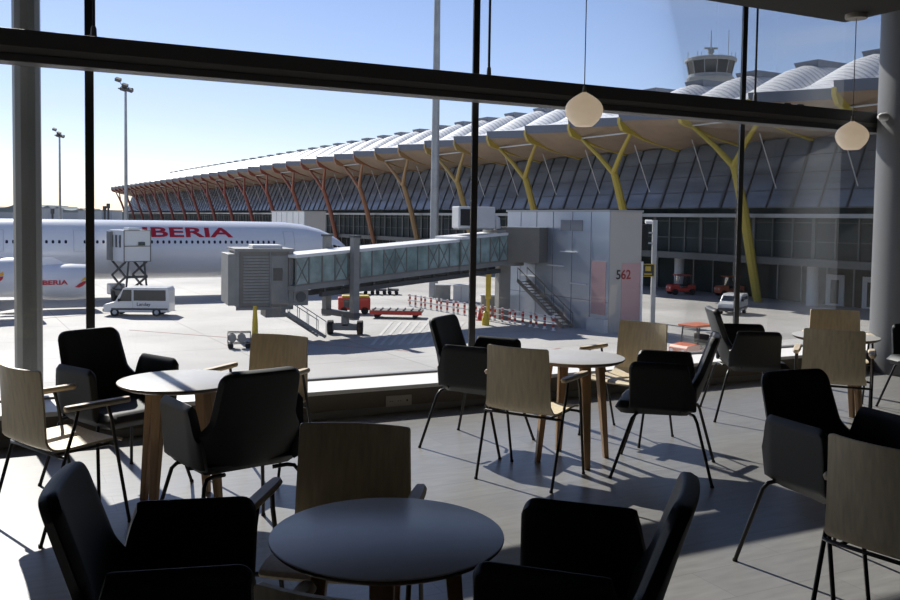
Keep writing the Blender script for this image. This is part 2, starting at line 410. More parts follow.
# pendants
def pendant(px, py, label, off):
    d = (fw + rt*(px-450)/FPX + up*(PCY-py)/FPX)
    P0 = Vector((0, 0, CAMZ)); t = (G0+off-n.dot(P0))/n.dot(d); c = P0+d*t
    e = empty('pendant_lamp', c, 0, label, 'lamp', 'opal pendant lamps')
    r = .098
    prof = [(.40, -.86), (.46, -.85), (.60, -.74), (.80, -.53), (.93, -.30), (.99, -.10), (1.0, .03), (.97, .18), (.90, .33), (.80, .46), (.65, .59), (.45, .73), (.25, .85), (.11, .93), (.05, .97)]
    prof = [(a_*r, b_*r) for a_, b_ in prof]
    a = MB(); a.lathe(prof, c, 32); a.build('lamp_shade', M['opal'], e, smooth=True)
    a = MB(); a.tube([c+Vector((0, 0, r*.9)), c+Vector((0, 0, 3.0-c.z))], .0028, 6); a.build('cable', M['cable'], e)
    a = MB(); a.tube([c+Vector((0, 0, r*.88)), c+Vector((0, 0, r*.88+.035))], [.013, .008], 10); a.build('cap', M['cable'], e, smooth=True)
    t_ = Vector((c.x, c.y, 3.0)); a = MB(); a.lathe([(.062, -.028), (.066, -.02), (.066, 0)], t_, 28); a.build('ceiling_rose', M['socket'], e, smooth=True)
    return e
pendant(584, 110, 'white opal pendant lamp hanging in front of the terminal facade, first from the middle mullion', 3.82)
pendant(852, 136, 'white opal pendant lamp hanging beside the round column', 3.80)

# ------------------------------------------------------------------ furniture
def smooth01(x): x = max(0, min(1, x)); return x*x*(3-2*x)
def edge(u, e=.12):      # 0 at a border, 1 inside
    d = min(u, 1-u)/e
    return 1 if d >= 1 else sqrt(max(0, 1-(1-d)**2))

def make_black_chair():
    e = empty('upholstered_armchair')
    # backrest: wide at arm level, narrowing to the top, rounded top corners
    z0, z1 = .46, .955
    def hw(z):
        b = .292 if z < .60 else .292-.058*smooth01((z-.60)/.12)
        if z > .64: b -= .020*(z-.64)/.31
        r = .055
        if z > z1-r: b -= r-sqrt(max(0, r*r-(z-z1+r)**2))
        return b
    def vz(v): return z0+(z1-z0)*(1-(1-v)**2)
    def fb(u, v):
        z = vz(v); x = hw(z)*(2*u-1)
        y = -.185-.145*((z-z0)/(z1-z0))**1.05 + .075*(abs(x)/.29)**2.2*(1-.55*(z-z0)/(z1-z0))
        return (x, y, z)
    a = MB(); a.sheet(fb, 20, 34, lambda u, v: .026*edge(u, .08)*edge(v, .22)+.002); a.build('backrest', M['black'], e, smooth=True, local=True)
    sm = MB(); sm.tube([Vector(fb(.5, v/14))+Vector((0, -.0275, -.004)) for v in range(1, 14)], .0022, 6)
    # arms
    for s in (-1, 1):
        def top(y):
            t = .785
            if y > .175: t -= .045-sqrt(max(0, .045**2-(y-.175)**2))
            if y < -.145: t -= .16*smooth01((-.145-y)/.055)
            return t
        def fa(u, v):
            y = -.205+.425*(.5-.5*cos(pi*u)); z = .462+(top(y)-.462)*v
            x = s*(.268+.028*v)
            if y < -.12: x -= s*.034*((-.12-y)/.085)**2
            return (x, y, z)
        a = MB(); a.sheet(fa, 30, 14, lambda u, v: .021*edge(u, .14)*edge(v, .09)+.002); a.build('armrest', M['black'], e, smooth=True, local=True)
    # seat
    def fs(u, v):
        x = .262*(2*u-1); y = -.19+.505*v
        if v > .85: x *= 1-.12*((v-.85)/.15)**2
        return (x, y, .475-.012*v)
    a = MB(); a.sheet(fs, 14, 14, lambda u, v: .042*edge(u, .1)*edge(v, .12)+.003); a.build('seat', M['black'], e, smooth=True, local=True)
    for sx in (-1, 1):
        for sy in (-1, 1):
            A = [Vector((sx*.13, sy*.15-.02, .425)), Vector((sx*.20, sy*.175-.02, .432)), Vector((sx*.236, sy*.19-.015, .425)), Vector((sx*.256, sy*.21-.01, .395)), Vector((sx*.325, sy*.325, .006)), Vector((sx*.3255, sy*.326, 0))]
            a = MB(); a.tube(A, .0105, 10); l = a.build('leg', M['blackmetal'], e, smooth=True, local=True)
            g = MB(); g.tube([(sx*.3245, sy*.324, .012), (sx*.326, sy*.3265, 0)], .0125, 10); g.build('foot_glide', M['rubber'], l, smooth=True, local=True)
    return e

def make_wood_chair():
    e = empty('plywood_armchair')
    # seat and back in one bent sheet: profile in y,z
    prof = [(.245, .452), (.225, .462), (.16, .468), (.05, .464), (-.06, .458), (-.125, .458), (-.162, .468), (-.186, .492), (-.197, .53), (-.208, .62), (-.222, .72), (-.236, .81), (-.25, .885), (-.251, .893)]
    L = [0]
    for p, q in zip(prof, prof[1:]): L.append(L[-1]+sqrt((p[0]-q[0])**2+(p[1]-q[1])**2))
    def fp(u, v):
        d = (.5-.5*cos(pi*v))*L[-1]; i = 0
        while i < len(L)-2 and L[i+1] < d: i += 1
        t = (d-L[i])/(L[i+1]-L[i]); y = prof[i][0]+(prof[i+1][0]-prof[i][0])*t; z = prof[i][1]+(prof[i+1][1]-prof[i][1])*t
        hw = .232 if z > .5 else .24
        hw -= .014*max(0, (z-.5)/.4)
        r = .014
        if z > .893-r: hw -= r-sqrt(max(0, r*r-(z-.893+r)**2))
        if y > .245-r: hw -= r-sqrt(max(0, r*r-(y-.245+r)**2))
        x = hw*(2*u-1)
        bend = max(0, (z-.47)/.42)
        return (x, y+.045*(abs(x)/.23)**2*bend, z+.008*(abs(x)/.23)**2*(1-min(1, bend*3)))
    a = MB(); a.sheet(fp, 12, 60, lambda u, v: .006); a.build('shell', M['ply'], e, smooth=True, local=True)
    for s in (-1, 1):
        # arm pad
        def pd(u, v):
            y = -.115+.375*(.5-.5*cos(pi*u)); hw = .030*min(1, .66+1.0*u)
            r = .03
            if y > .26-r: hw *= sqrt(max(0.02, 1-((y-.26+r)/r)**2))
            if y < -.115+.014: hw *= sqrt(max(.1, 1-((-.101-y)/.014)**2*.8))
            return (s*.278+hw*(2*v-1), y, .688+.004*u)
        a = MB(); a.sheet(pd, 16, 6, lambda u, v: (.0125*edge(v, .18)+.002)*(.35+.65*edge(u, .08))); p_ = a.build('armrest', M['pad'], e, smooth=True, local=True)
        br = MB(); br.bar((s*.278, -.06, .673), (s*.278, .17, .675), .022, .005); br.build('arm_bracket', M['blackmetal'], p_, local=True)
        A = [(s*.278, -.04, .672), (s*.281, -.06, .60), (s*.279, -.115, .43), (s*.272, -.245, 0)]
        B = [(s*.278, .13, .672), (s*.281, .15, .60), (s*.279, .18, .43), (s*.272, .262, 0)]
        for P in (A, B):
            a = MB(); a.tube(P, .0095, 10); l = a.build('leg', M['blackmetal'], e, smooth=True, local=True)
            g = MB(); g.tube([Vector(P[-1])+Vector((0, 0, .015)), P[-1]], .0115, 10); g.build('foot_glide', M['rubber'], l, smooth=True, local=True)
    f = MB()
    f.tube([(-.279, -.118, .438), (-.25, -.13, .438), (.25, -.13, .438), (.279, -.118, .438)], .009, 8)
    f.tube([(-.279, .178, .438), (-.25, .185, .442), (.25, .185, .442), (.279, .178, .438)], .009, 8)
    for s in (-1, 1): f.tube([(s*.2, -.13, .44), (s*.2, .185, .443)], .008, 8)
    f.build('seat_frame', M['blackmetal'], e, smooth=True, local=True)
    return e

def make_table():
    e = empty('round_table')
    a = MB(); a.lathe([(.325, .712), (.345, .722), (.3545, .7315), (.3565, .737), (.355, .7395)], n=64)
    a.build('tabletop_edge', M['rim'], e, smooth=True, local=True)
    a = MB(); a.lathe([(.3562, .7375), (.3555, .7405), (.353, .7415)], n=64)
    a.build('tabletop', M['top'], e, smooth=True, local=True)
    f = MB()
    for k in range(4):
        a0 = pi/4+k*pi/2; f.bar((0, 0, .695), (.205*cos(a0), .205*sin(a0), .695), .05, .034)
    f.build('underframe', M['rim'], e, bevel=.003, local=True)
    for k in range(4):
        a0 = pi/4+k*pi/2; d = Vector((cos(a0), sin(a0), 0)); t = Vector((-sin(a0), cos(a0), 0))
        c0, c1 = d*.262, d*.195; wb, wt, th = .021, .036, .017
        up_ = Vector((0, 0, .712))
        P = [c0-d*th-t*wb, c0+d*th-t*wb, c0+d*th+t*wb, c0-d*th+t*wb, c1-d*th*1.5-t*wt+up_, c1+d*th*1.5-t*wt+up_, c1+d*th*1.5+t*wt+up_, c1-d*th*1.5+t*wt+up_]
        a = MB(); a.hexa(P); a.build('leg', M['oak'], e, bevel=.005, local=True)
    return e

GB, GWD, GT = 'black upholstered armchairs', 'plywood armchairs', 'round cafe tables'
black_list = [
    (-2.09, 5.62, -126.6, 'black upholstered armchair by the glass behind the left table, its seat partly sunlit'),
    (-1.10, 4.598, 38, 'black armchair with its back turned, in front of the left table'),
    (-.782, 2.58, -78, 'black armchair in the left foreground, pulled up to the near shaded table'),
    (.375, 2.60, 72, 'black armchair in the foreground to the right of the near shaded table'),
    (.231, 6.773, -116.8, 'black armchair at the window end of the middle table, beside the middle mullion'),
    (1.492, 6.122, 73, 'black armchair facing left at the middle table, seen side on'),
    (2.64, 7.93, -95, 'black armchair near the glass facing right towards the far table by the column'),
    (4.42, 8.15, 100, 'black armchair cut by the photo edge at the foot of the round column'),
    (1.884, 4.284, -158, 'large black armchair in the right foreground, turned towards the plywood chair by the photo edge'),
]
wood_list = [
    (-2.13, 4.87, -38, 'pale plywood armchair at the far left, its seat in full sun'),
    (-1.233, 5.929, 160, 'plywood armchair across the left table, back against the bright apron'),
    (-.385, 3.27, 174, 'plywood armchair in deep shade facing the camera behind the near table'),
    (-.16, 2.11, -13, 'plywood armchair at the bottom edge, only a corner of its back and one arm showing'),
    (.551, 5.907, -31.6, 'plywood armchair seen from behind at the middle table, table shadow below'),
    (1.426, 7.10, 137, 'plywood armchair behind the middle table, facing the camera with its back to the apron'),
    (3.62, 8.35, 164, 'plywood armchair beyond the far right table, glowing yellow against the window'),
    (3.07, 7.13, -23.8, 'plywood armchair seen square from behind in front of the far right table'),
    (1.786, 3.42, -53, 'plywood armchair at the right photo edge, seen from behind in the foreground'),
]
table_list = [
    (-1.563, 5.221, 26, 'round table half in sun by the left window bay, pale oak legs'),
    (-.179, 2.70, 45, 'round table in the foreground, its bluish top wholly in shade'),
    (.893, 6.36, -30, 'round table in the middle of the room with a sunlit pinkish top'),
    (3.36, 7.78, -15, 'round table near the column, mostly hidden behind a plywood chair'),
]
for maker, lst, cat, grp in ((make_black_chair, black_list, 'chair', GB), (make_wood_chair, wood_list, 'chair', GWD), (make_table, table_list, 'table', GT)):
    proto = maker()
    for i, (x, y, a_, lab) in enumerate(lst):
        o = proto if i == 0 else copy_tree(proto)
        o.location = (x, y, 0); o.rotation_euler = (0, 0, R(a_)); tag(o, lab, cat, grp)

# ------------------------------------------------------------------ outside: apron
a = MB(); a.add([(-1500, -200, GZ), (1500, -200, GZ), (1500, 2500, GZ), (-1500, 2500, GZ)], [(0, 1, 2, 3)])
ap = struct('apron', a, M['apron'])
TA = Vector((-.493, .870, 0)); TB = Vector((.870, .493, 0))     # along the terminal, and away from us
def T(q, s, z=0): return TB*q + TA*s + Vector((0, 0, z))
mt = Matrix.Rotation(math.atan2(TA.y, TA.x), 4, 'Z'); ap.data.transform(mt.inverted()); ap.matrix_world = mt
def ground(px, py):
    d = fw + rt*(px-450)/FPX + up*(PCY-py)/FPX
    return Vector((0, 0, CAMZ)) + d*((GZ-CAMZ)/d.z)
mk = MB()
for i in range(9):                                  # painted hatching of the restraint area
    p = ground(372+9*i, 345); q2 = ground(392+9*i, 322)
    p.z = q2.z = GZ+.012; mk.bar(p, q2, .22, .02)
struct('apron_hatching', mk, M['hatch'])
mk = MB()
for (p, q2) in (((130, 330), (420, 352)), ((440, 372), (560, 348)), ((0, 322), (120, 312))):
    p, q2 = ground(*p), ground(*q2); p.z = q2.z = GZ+.01; mk.bar(p, q2, .18, .016)
struct('apron_line', mk, M['redline'])

# ------------------------------------------------------------------ terminal building
Q0 = 68.8
term = empty('terminal_building', T(Q0, 63, GZ), 0, 'long airport terminal with white wave roof and leaning glass facade', 'building')
term_loc = Vector(term.location)
S_LO, S_HI = 13.5, 409.5
# roof bays: a mesh in the terminal frame (x = away, y = along), placed by rotation
RZT = math.atan2(TB.y, TB.x)
tprof = [(-4.8, 13.6, 13.6), (-3.0, 13.7, 13.85), (0, 13.9, 14.3), (4, 14.1, 14.8), (8, 14.4, 15.5), (11, 14.8, 16.5), (13, 15.2, 17.6), (15, 15.7, 18.7), (17, 16.2, 19.6), (19, 16.7, 20.2), (21, 17.1, 20.4), (24, 17.3, 20.5), (28, 17.2, 20.3), (36, 15.6, 17.6), (44, 13.4, 14.2)]
def make_bay():
    a = MB(); NU = 10
    def tp(u, t): return t+2.4*(1-u)*max(0, 1-(t+4.8)/8)
    top = [[Vector((tp(u/NU, t), 9*u/NU, zv+(zc-zv)*sin(pi*u/NU)**.75-.35*(1-u/NU)*max(0, 1-(t+4.8)/8))) for (t, zv, zc) in tprof] for u in range(NU+1)]
    nt_ = len(tprof)
    a.add([p for r_ in top for p in r_], [[i*nt_+j, (i+1)*nt_+j, (i+1)*nt_+j+1, i*nt_+j+1] for i in range(NU) for j in range(nt_-1)])
    a.m = 1                                        # fascia
    fv = []
    for u in range(NU+1):
        p = top[u][0]; fv += [p, p+Vector((.12, 0, -.95))]
    a.add(fv, [[2*i, 2*i+1, 2*i+3, 2*i+2] for i in range(NU)])
    a.m = 2                                        # bamboo soffit
    sp = [(-4.68, 12.7, 0), (-3.4, 11.9, .12), (-1.5, 11.0, .35), (1, 10.3, .5), (4.2, 9.9, .55), (9, 10.3, .4)]
    a.add([Vector((tp(u/NU, t), 9*u/NU, z+h*sin(pi*u/NU))) for u in range(NU+1) for t, z, h in sp],
          [[i*6+j, i*6+j+1, (i+1)*6+j+1, (i+1)*6+j] for i in range(NU) for j in range(5)])
    o = a.build('roof_bay', [M['roofwhite'], M['fascia'], M['bamboo']], None, smooth=True, local=True)
    h = MB(); h.hexa([(19.6, 3.0, 19.9), (28.5, 3.0, 19.9), (28.5, 6.0, 19.9), (19.6, 6.0, 19.9), (19.3, 2.8, 20.75), (28.7, 2.8, 20.75), (28.7, 6.2, 20.75), (19.3, 6.2, 20.75)])
    k = h.build('roof_light', M['fascia'], o, local=True)
    return o, k
bay, hat = make_bay()
nb = 0; s = S_LO
while s < S_HI-1:
    o = bay if nb == 0 else bay.copy(); k = hat if nb == 0 else hat.copy()
    if nb: COL.objects.link(o); COL.objects.link(k); k.parent = o
    o.parent = term; o.location = T(Q0, s, 0)-term_loc; o.rotation_euler = (0, 0, RZT)
    nb += 1; s += 9
def grad(i):
    """strut colour along the terminal: yellow near, orange, red far"""
    stops = [(0, (.44, .35, .05)), (2, (.38, .28, .05)), (3.5, (.33, .23, .10)), (4.6, (.31, .16, .075)), (5.6, (.29, .10, .055)), (9, (.25, .06, .045)), (15, (.19, .04, .035)), (30, (.17, .035, .03))]
    i = max(0, i)
    for (a0, c0), (a1, c1) in zip(stops, stops[1:]):
        if i <= a1:
            t = (i-a0)/(a1-a0); return tuple(c0[j]+(c1[j]-c0[j])*t for j in range(3))
    return stops[-1][1]
for i in range(-2, 20):
    s = 63+18*i
    mm = mat('strut_paint_%d' % (i+2), grad(i), .45)
    a = MB()
    J_ = T(Q0-1.55, s, 7.6)
    a.tube([T(Q0+2.4, s, GZ), T(Q0+1.2, s, -1.5), T(Q0, s, 3.2), T(Q0-1.1, s, 6.4), J_], [.42, .46, .46, .42, .40], 8)
    for sg in (-1, 1):
        a.tube([J_-Vector((0, 0, .3)), T(Q0-2.2, s+sg*2.0, 9.4), T(Q0-2.9, s+sg*4.5, 11.55)], [.34, .27, .19], 8)
    a.build('strut', mm, term, smooth=True)
    a = MB(); a.tube([T(Q0-2.9, s-4.5, 11.5), T(Q0-2.9, s+4.5, 11.5)], .09, 6); a.build('tie_bar', M['rodwhite'], term)
    for sg in (-4.5, 4.5):                         # roof beam with curled tip
        a = MB(); pr = [(-4.75, 12.75, .6), (-4.3, 12.2, 1.1), (-3.6, 11.75, .7), (-2.6, 11.4, .35), (-1, 10.85, .3), (4, 9.9, .3)]
        for (t0, z0_, h0), (t1, z1_, h1) in zip(pr, pr[1:]):
            p0, p1 = T(Q0+t0, s+sg, z0_), T(Q0+t1, s+sg, z1_); dv = TA*.22
            a.hexa([p0-dv-Vector((0, 0, h0*.5)), p0+dv-Vector((0, 0, h0*.5)), p1+dv-Vector((0, 0, h1*.5)), p1-dv-Vector((0, 0, h1*.5)),
                    p0-dv+Vector((0, 0, h0*.5)), p0+dv+Vector((0, 0, h0*.5)), p1+dv+Vector((0, 0, h1*.5)), p1-dv+Vector((0, 0, h1*.5))])
        a.build('roof_beam', mm, term)
# leaning facade
def FC(s, z, d=0): return T(Q0+1.5+2.7*(z-3.3)/6.6+d, s, z)
a = MB(); a.add([FC(S_LO, 3.3), FC(S_HI, 3.3), FC(S_HI, 10.2), FC(S_LO, 10.2), FC(S_LO, 3.3, .3), FC(S_HI, 3.3, .3), FC(S_HI, 10.2, .3), FC(S_LO, 10.2, .3)], [(0, 1, 2, 3), (7, 6, 5, 4), (0, 4, 5, 1), (2, 6, 7, 3)])
a.build('facade_glass', M['facade'], term)
a = MB(); s = S_LO; k = 0
while s <= S_HI:
    wd_ = .30 if k % 3 == 0 else .13
    a.bar(FC(s, 3.3, -.08), FC(s, 10.2, -.08), wd_, .14, upv=TB); s += 3; k += 1
for z in (3.35, 5.0, 6.7, 8.4): a.bar(FC(S_LO, z, -.05), FC(S_HI, z, -.05), .06, .07)
a.build('facade_mullions', M['facadeline'], term)
a = MB(); s = S_LO+3
while s < S_HI: a.tube([T(Q0+.2, s, 10.5), FC(s-.6, 5.2, -.2)], .055, 5); s += 9
a.build('tie_rods', M['rodwhite'], term)
# end wall, far
# clerestory strip, ledge and dark lower storeys
a = MB(); a.hexa([T(Q0+2.2, S_LO, 2.6), T(Q0+2.2, S_HI, 2.6), T(Q0+20, S_HI, 2.6), T(Q0+20, S_LO, 2.6), T(Q0+1.9, S_LO, 3.3), T(Q0+1.9, S_HI, 3.3), T(Q0+20, S_HI, 3.3), T(Q0+20, S_LO, 3.3)]); a.build('clerestory', M['lowglass'], term)
a = MB()
for (q0_, q1_, z0_, z1_) in ((Q0+1.2, Q0+12, 2.35, 2.72),): a.hexa([T(q0_, S_LO, z0_), T(q0_, S_HI, z0_), T(q1_, S_HI, z0_), T(q1_, S_LO, z0_), T(q0_, S_LO, z1_), T(q0_, S_HI, z1_), T(q1_, S_HI, z1_), T(q1_, S_LO, z1_)])
a.build('ledge', M['ledge'], term)
a = MB(); q0_ = Q0+2.6
a.hexa([T(q0_, S_LO, -1.5), T(q0_, S_HI, -1.5), T(q0_+20, S_HI, -1.5), T(q0_+20, S_LO, -1.5), T(q0_, S_LO, 2.35), T(q0_, S_HI, 2.35), T(q0_+20, S_HI, 2.35), T(q0_+20, S_LO, 2.35)])
a.build('concourse_glass', M['lowglass'], term)
a = MB(); s = S_LO; k = 0
while s < S_HI:
    a.bar(T(q0_-.08, s, -1.5), T(q0_-.08, s, 2.35), .16 if k % 3 else .4, .16, upv=TB); s += 2.4; k += 1
for z in (.1, 1.9): a.bar(T(q0_-.05, S_LO, z), T(q0_-.05, S_HI, z), .08, .09)
a.build('concourse_mullions', M['lowframe'], term)
a = MB(); q1_ = Q0+1.6
a.hexa([T(q1_, S_LO, -2.2), T(q1_, S_HI, -2.2), T(q1_+20, S_HI, -2.2), T(q1_+20, S_LO, -2.2), T(q1_, S_LO, -1.5), T(q1_, S_HI, -1.5), T(q1_+20, S_HI, -1.5), T(q1_+20, S_LO, -1.5)])
a.build('floor_slab', M['lowframe'], term)
a = MB(); q2_ = Q0+7
a.hexa([T(q2_, S_LO, GZ), T(q2_, S_HI, GZ), T(q2_+14, S_HI, GZ), T(q2_+14, S_LO, GZ), T(q2_, S_LO, -2.2), T(q2_, S_HI, -2.2), T(q2_+14, S_HI, -2.2), T(q2_+14, S_LO, -2.2)])
a.build('ground_storey', M['lowglass'], term)
a = MB(); s = S_LO
while s < S_HI: a.bar(T(q2_-.06, s, GZ), T(q2_-.06, s, -2.2), .12, .12, upv=TB); s += 3.0
a.build('ground_storey_mullions', M['ledge'], term)
for k in range(10):
    a = MB(); a.lathe([(.55, GZ), (.55, -2.2)], T(Q0+4.2, 40+18*k, 0), 16); a.build('ground_column', M['ltgrey'], term, smooth=True)
for s in (52.5, 56.5):
    a = MB(); p = T(q2_-.2, s, GZ); a.hexa([p, p+TA*2.0, p+TA*2.0+TB*.15, p+TB*.15]+[v+Vector((0, 0, 3.0)) for v in (p, p+TA*2.0, p+TA*2.0+TB*.15, p+TB*.15)])
    dd = a.build('service_door', M['doorwhite'], term)
    a = MB(); p = T(q2_-.24, s+.55, GZ+.2); a.hexa([p, p+TA*.9, p+TA*.9+TB*.05, p+TB*.05]+[v+Vector((0, 0, 2.3)) for v in (p, p+TA*.9, p+TA*.9+TB*.05, p+TB*.05)]); a.build('door_leaf', M['lowglass'], dd)

# control tower behind the roof
tp_ = at(709.5, 100, 270); tz = lambda y: CAMZ+(223.4-y)*270/900
ct = empty('control_tower', (tp_.x, tp_.y, GZ), 0, 'airport control tower with dark glazed cab above the wave roof', 'building')
a = MB(); a.lathe([(3.6, GZ), (3.6, tz(92))], (tp_.x, tp_.y, 0), 24); a.build('shaft', M['towerw'], ct, smooth=True)
a = MB(); a.lathe([(4.2, tz(96)), (6.8, tz(83)), (7.0, tz(80.5)), (6.4, tz(80)), (6.4, tz(77))], (tp_.x, tp_.y, 0), 24); a.build('gallery', M['towerw'], ct)
a = MB(); a.lathe([(6.25, tz(77)), (7.1, tz(64.5))], (tp_.x, tp_.y, 0), 12); cg = a.build('cab_glass', M['towerglass'], ct)
a = MB()
for k in range(12):
    an = 2*pi*k/12; a.bar((tp_.x+6.3*cos(an), tp_.y+6.3*sin(an), tz(77)), (tp_.x+7.15*cos(an), tp_.y+7.15*sin(an), tz(64.5)), .22)
a.build('cab_mullions', M['towerw'], ct)
a = MB(); a.lathe([(7.3, tz(64.8)), (7.5, tz(64)), (7.5, tz(61.5)), (7.1, tz(60.8)), (2, tz(60.3))], (tp_.x, tp_.y, 0), 24); a.build('roof', M['towerw'], ct)
a = MB(); a.lathe([(1.3, tz(60.5)), (1.2, tz(58)), (.7, tz(57.5)), (.7, tz(55)), (1.0, tz(54.5)), (.9, tz(51)), (.2, tz(50)), (.12, tz(33))], (tp_.x, tp_.y, 0), 10)
a.box((tp_.x, tp_.y, tz(50.5)), (4.0, .4, .5)); a.build('radar_mast', M['towerw'], ct)
for dx, h in ((-7, 55), (-4.2, 54), (-3, 54.5), (4.9, 33), (5.9, 54.5), (7, 55), (3, 56)):
    a = MB(); a.tube([(tp_.x+dx, tp_.y-1, tz(61.5)), (tp_.x+dx, tp_.y-1, tz(h))], .09, 5); a.build('antenna', M['ledge'], ct)

# gate houses: box with number, aligned with the terminal
def gatehouse(s0, label, number, detail):
    c0 = T(40.7, s0, GZ)
    g = empty('gate_house', c0, 0, label, 'building', 'fixed gate houses')
    Lq, Ls, H = 2.9, 13.0, 8.5
    def B(q, s, z): return c0+TB*q+TA*s+Vector((0, 0, z))
    def bb(mb, q0, q1, s0_, s1_, z0_, z1_): mb.hexa([B(q0, s0_, z0_), B(q0, s1_, z0_), B(q1, s1_, z0_), B(q1, s0_, z0_), B(q0, s0_, z1_), B(q0, s1_, z1_), B(q1, s1_, z1_), B(q1, s0_, z1_)])
    a = MB(); bb(a, 0, Lq, 0, Ls, .0, H); a.build('body', M['metalbox'], g)
    a = MB(); bb(a, .05, Lq+.02, -.06, 0, .0, H); a.build('end_wall', M['metalend'], g)
    a = MB(); bb(a, -.1, Lq+.1, -.12, Ls+.1, H, H+.15); a.build('roof_edge', M['ledge'], g)
    a = MB()
    for s in (2.0, 4.2, 6.6, 8.8, 11): bb(a, -.02, 0, s, s+.05, .2, H)
    bb(a, -.02, 0, 0, Ls, 2.1, 2.14)
    a.build('seams', M['seam'], g)
    if detail:
        for s in (3.0, 4.4):
            a = MB(); bb(a, -.04, 0, s, s+1.25, 7.1, 7.9); a.build('vent_grille', M['seam'], g)
        for s_, z_ in ((2.3, 3.2), (5.2, 4.4), (3.6, 5.5), (8.8, 3.4)):
            a = MB(); bb(a, -.16, 0, s_, s_+1.9, z_, z_+.07); a.build('rail', M['whitepaint'], g)
        a = MB(); bb(a, -.03, 0, .25, 1.85, 1.2, 5.0); a.build('pink_reflection', M['pink'], g)  # pink reflection in the window glass, painted as panels on both walls
        a = MB(); bb(a, 1.15, 2.85, -.085, -.06, .85, 4.9); a.build('pink_reflection', M['pink'], g)
        a = MB(); bb(a, 2.85, 3.0, -.2, -.05, .3, 5.0); a.build('white_post', M['whitepaint'], g)
        a = MB(); bb(a, -.35, -.02, -.1, 1.9, 0, .95); a.build('plinth', M['ltgrey'], g)
    def tx(cx): return lambda x, y, h: B(cx+x, -.087-h, 4.06+y)
    if number == '562':
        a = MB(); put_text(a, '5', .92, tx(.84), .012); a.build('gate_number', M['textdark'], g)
        a = MB(); put_text(a, '62', .92, tx(1.52), .012); a.build('gate_number', M['textred'], g)  # dark digits given the red tint of the pink reflection
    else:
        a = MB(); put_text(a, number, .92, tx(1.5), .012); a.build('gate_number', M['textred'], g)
    return g, B
gh, GB_ = gatehouse(49.3, 'grey metal gate house numbered 562 at the end of the boarding bridge', '562', True)
gatehouse(110, 'distant pale gate house behind the aircraft nose, red number on its end', '564', False)

# ------------------------------------------------------------------ boarding bridge
EA, EB = Vector((-10.4, 58.0, 0)), Vector((3.6, 70.6, 0))
ed = (EB-EA).normalized(); pdv = Vector((ed.y, -ed.x, 0)); BL_ = (EB-EA).length
jb = empty('boarding_bridge', (EA.x, EA.y, GZ), 0, 'glass sided boarding bridge with grey cab, sloping up to the gate house', 'boarding bridge')
def zf(l): return -2.98+1.25*l/BL_           # floor underside
def BR_(l, s, h): p = EA+ed*l+pdv*s; return Vector((p.x, p.y, zf(l)+h))
def bbx(mb, l0, l1, s0_, s1_, h0, h1):
    mb.hexa([BR_(l0, s1_, h0), BR_(l1, s1_, h0), BR_(l1, s0_, h0), BR_(l0, s0_, h0), BR_(l0, s1_, h1), BR_(l1, s1_, h1), BR_(l1, s0_, h1), BR_(l0, s0_, h1)])
LJ = BL_*.735
for (l0, l1, hw_, ht) in ((-.3, LJ, 1.25, 2.32), (LJ-.1, BL_, 1.42, 2.5)):
    a = MB(); bbx(a, l0, l1, -hw_, hw_, 0, .32); a.build('floor_deck', M['grey'], jb)
    a = MB(); bbx(a, l0, l1, -hw_-.06, hw_+.06, ht-.2, ht); a.build('roof', M['bridgeroof'], jb)
    a = MB(); bbx(a, l0, l1, hw_-.06, hw_-.02, .32, ht-.2); bbx(a, l0, l1, -hw_+.02, -hw_+.06, .32, ht-.2); a.build('side_glazing', M['bridgeglass'], jb)
    a = MB(); N_ = int((l1-l0)/.95)
    for k in range(N_+1):
        l = l0+(l1-l0-.07)*k/N_
        for sg in (1, -1): bbx(a, l, l+.07, sg*hw_-.05, sg*hw_+.03, .32, ht-.2)
    for k in range(N_):
        if k % 4 in (0, 3):
            l, l2 = l0+(l1-l0-.07)*k/N_, l0+(l1-l0-.07)*(k+1)/N_
            a.bar(BR_(l, hw_+.0, .35), BR_(l2, hw_+.0, ht-.22), .04); a.bar(BR_(l2, hw_+.0, .35), BR_(l, hw_+.0, ht-.22), .04)
    for sg in (1, -1): bbx(a, l0, l1, sg*hw_-.03, sg*hw_+.03, .32, .42)
    a.build('side_frame', M['cabgrey'], jb)
a = MB(); bbx(a, 2.0, BL_-.3, .5, .85, -.62, -.3); bbx(a, 2.0, BL_-.3, -.85, -.5, -.62, -.3)
for k in range(12): bbx(a, 2.2+k*1.35, 2.35+k*1.35, -.8, .8, -.3, 0)
a.build('truss', M['dkgrey'], jb)
# support with wheels
lc = BL_*.215
for sg in (-1, 1):
    a = MB(); p = EA+ed*lc+pdv*sg*1.62; a.box((p.x, p.y, (-5.05+.45)/2), (.46, .46, 5.5), math.atan2(ed.y, ed.x)); pc = a.build('support_column', M['grey'], jb)
    a = MB(); a.box((p.x, p.y, .5), (.6, .6, .14), math.atan2(ed.y, ed.x)); a.build('column_cap', M['dkgrey'], pc)
p0, p1 = EA+ed*lc-pdv*1.9, EA+ed*lc+pdv*1.9
a = MB(); a.bar(p0+Vector((0, 0, -4.75)), p1+Vector((0, 0, -4.75)), .5, .35); a.build('cross_beam', M['dkgrey'], jb)
cx = EA+ed*lc+pdv*.6
a = MB(); a.box((cx.x, cx.y, -5.15), (.5, .5, .8)); a.box((cx.x, cx.y, -5.6), (2.0, .5, .45)); a.build('bogie', M['grey'], jb, bevel=.04)
for sg in (-1, 1):
    a = MB(); a.tube([(cx.x+sg*1.0-.18, cx.y, GZ+.47), (cx.x+sg*1.0+.18, cx.y, GZ+.47)], .47, 20); wl = a.build('wheel', M['rubber'], jb, smooth=True)
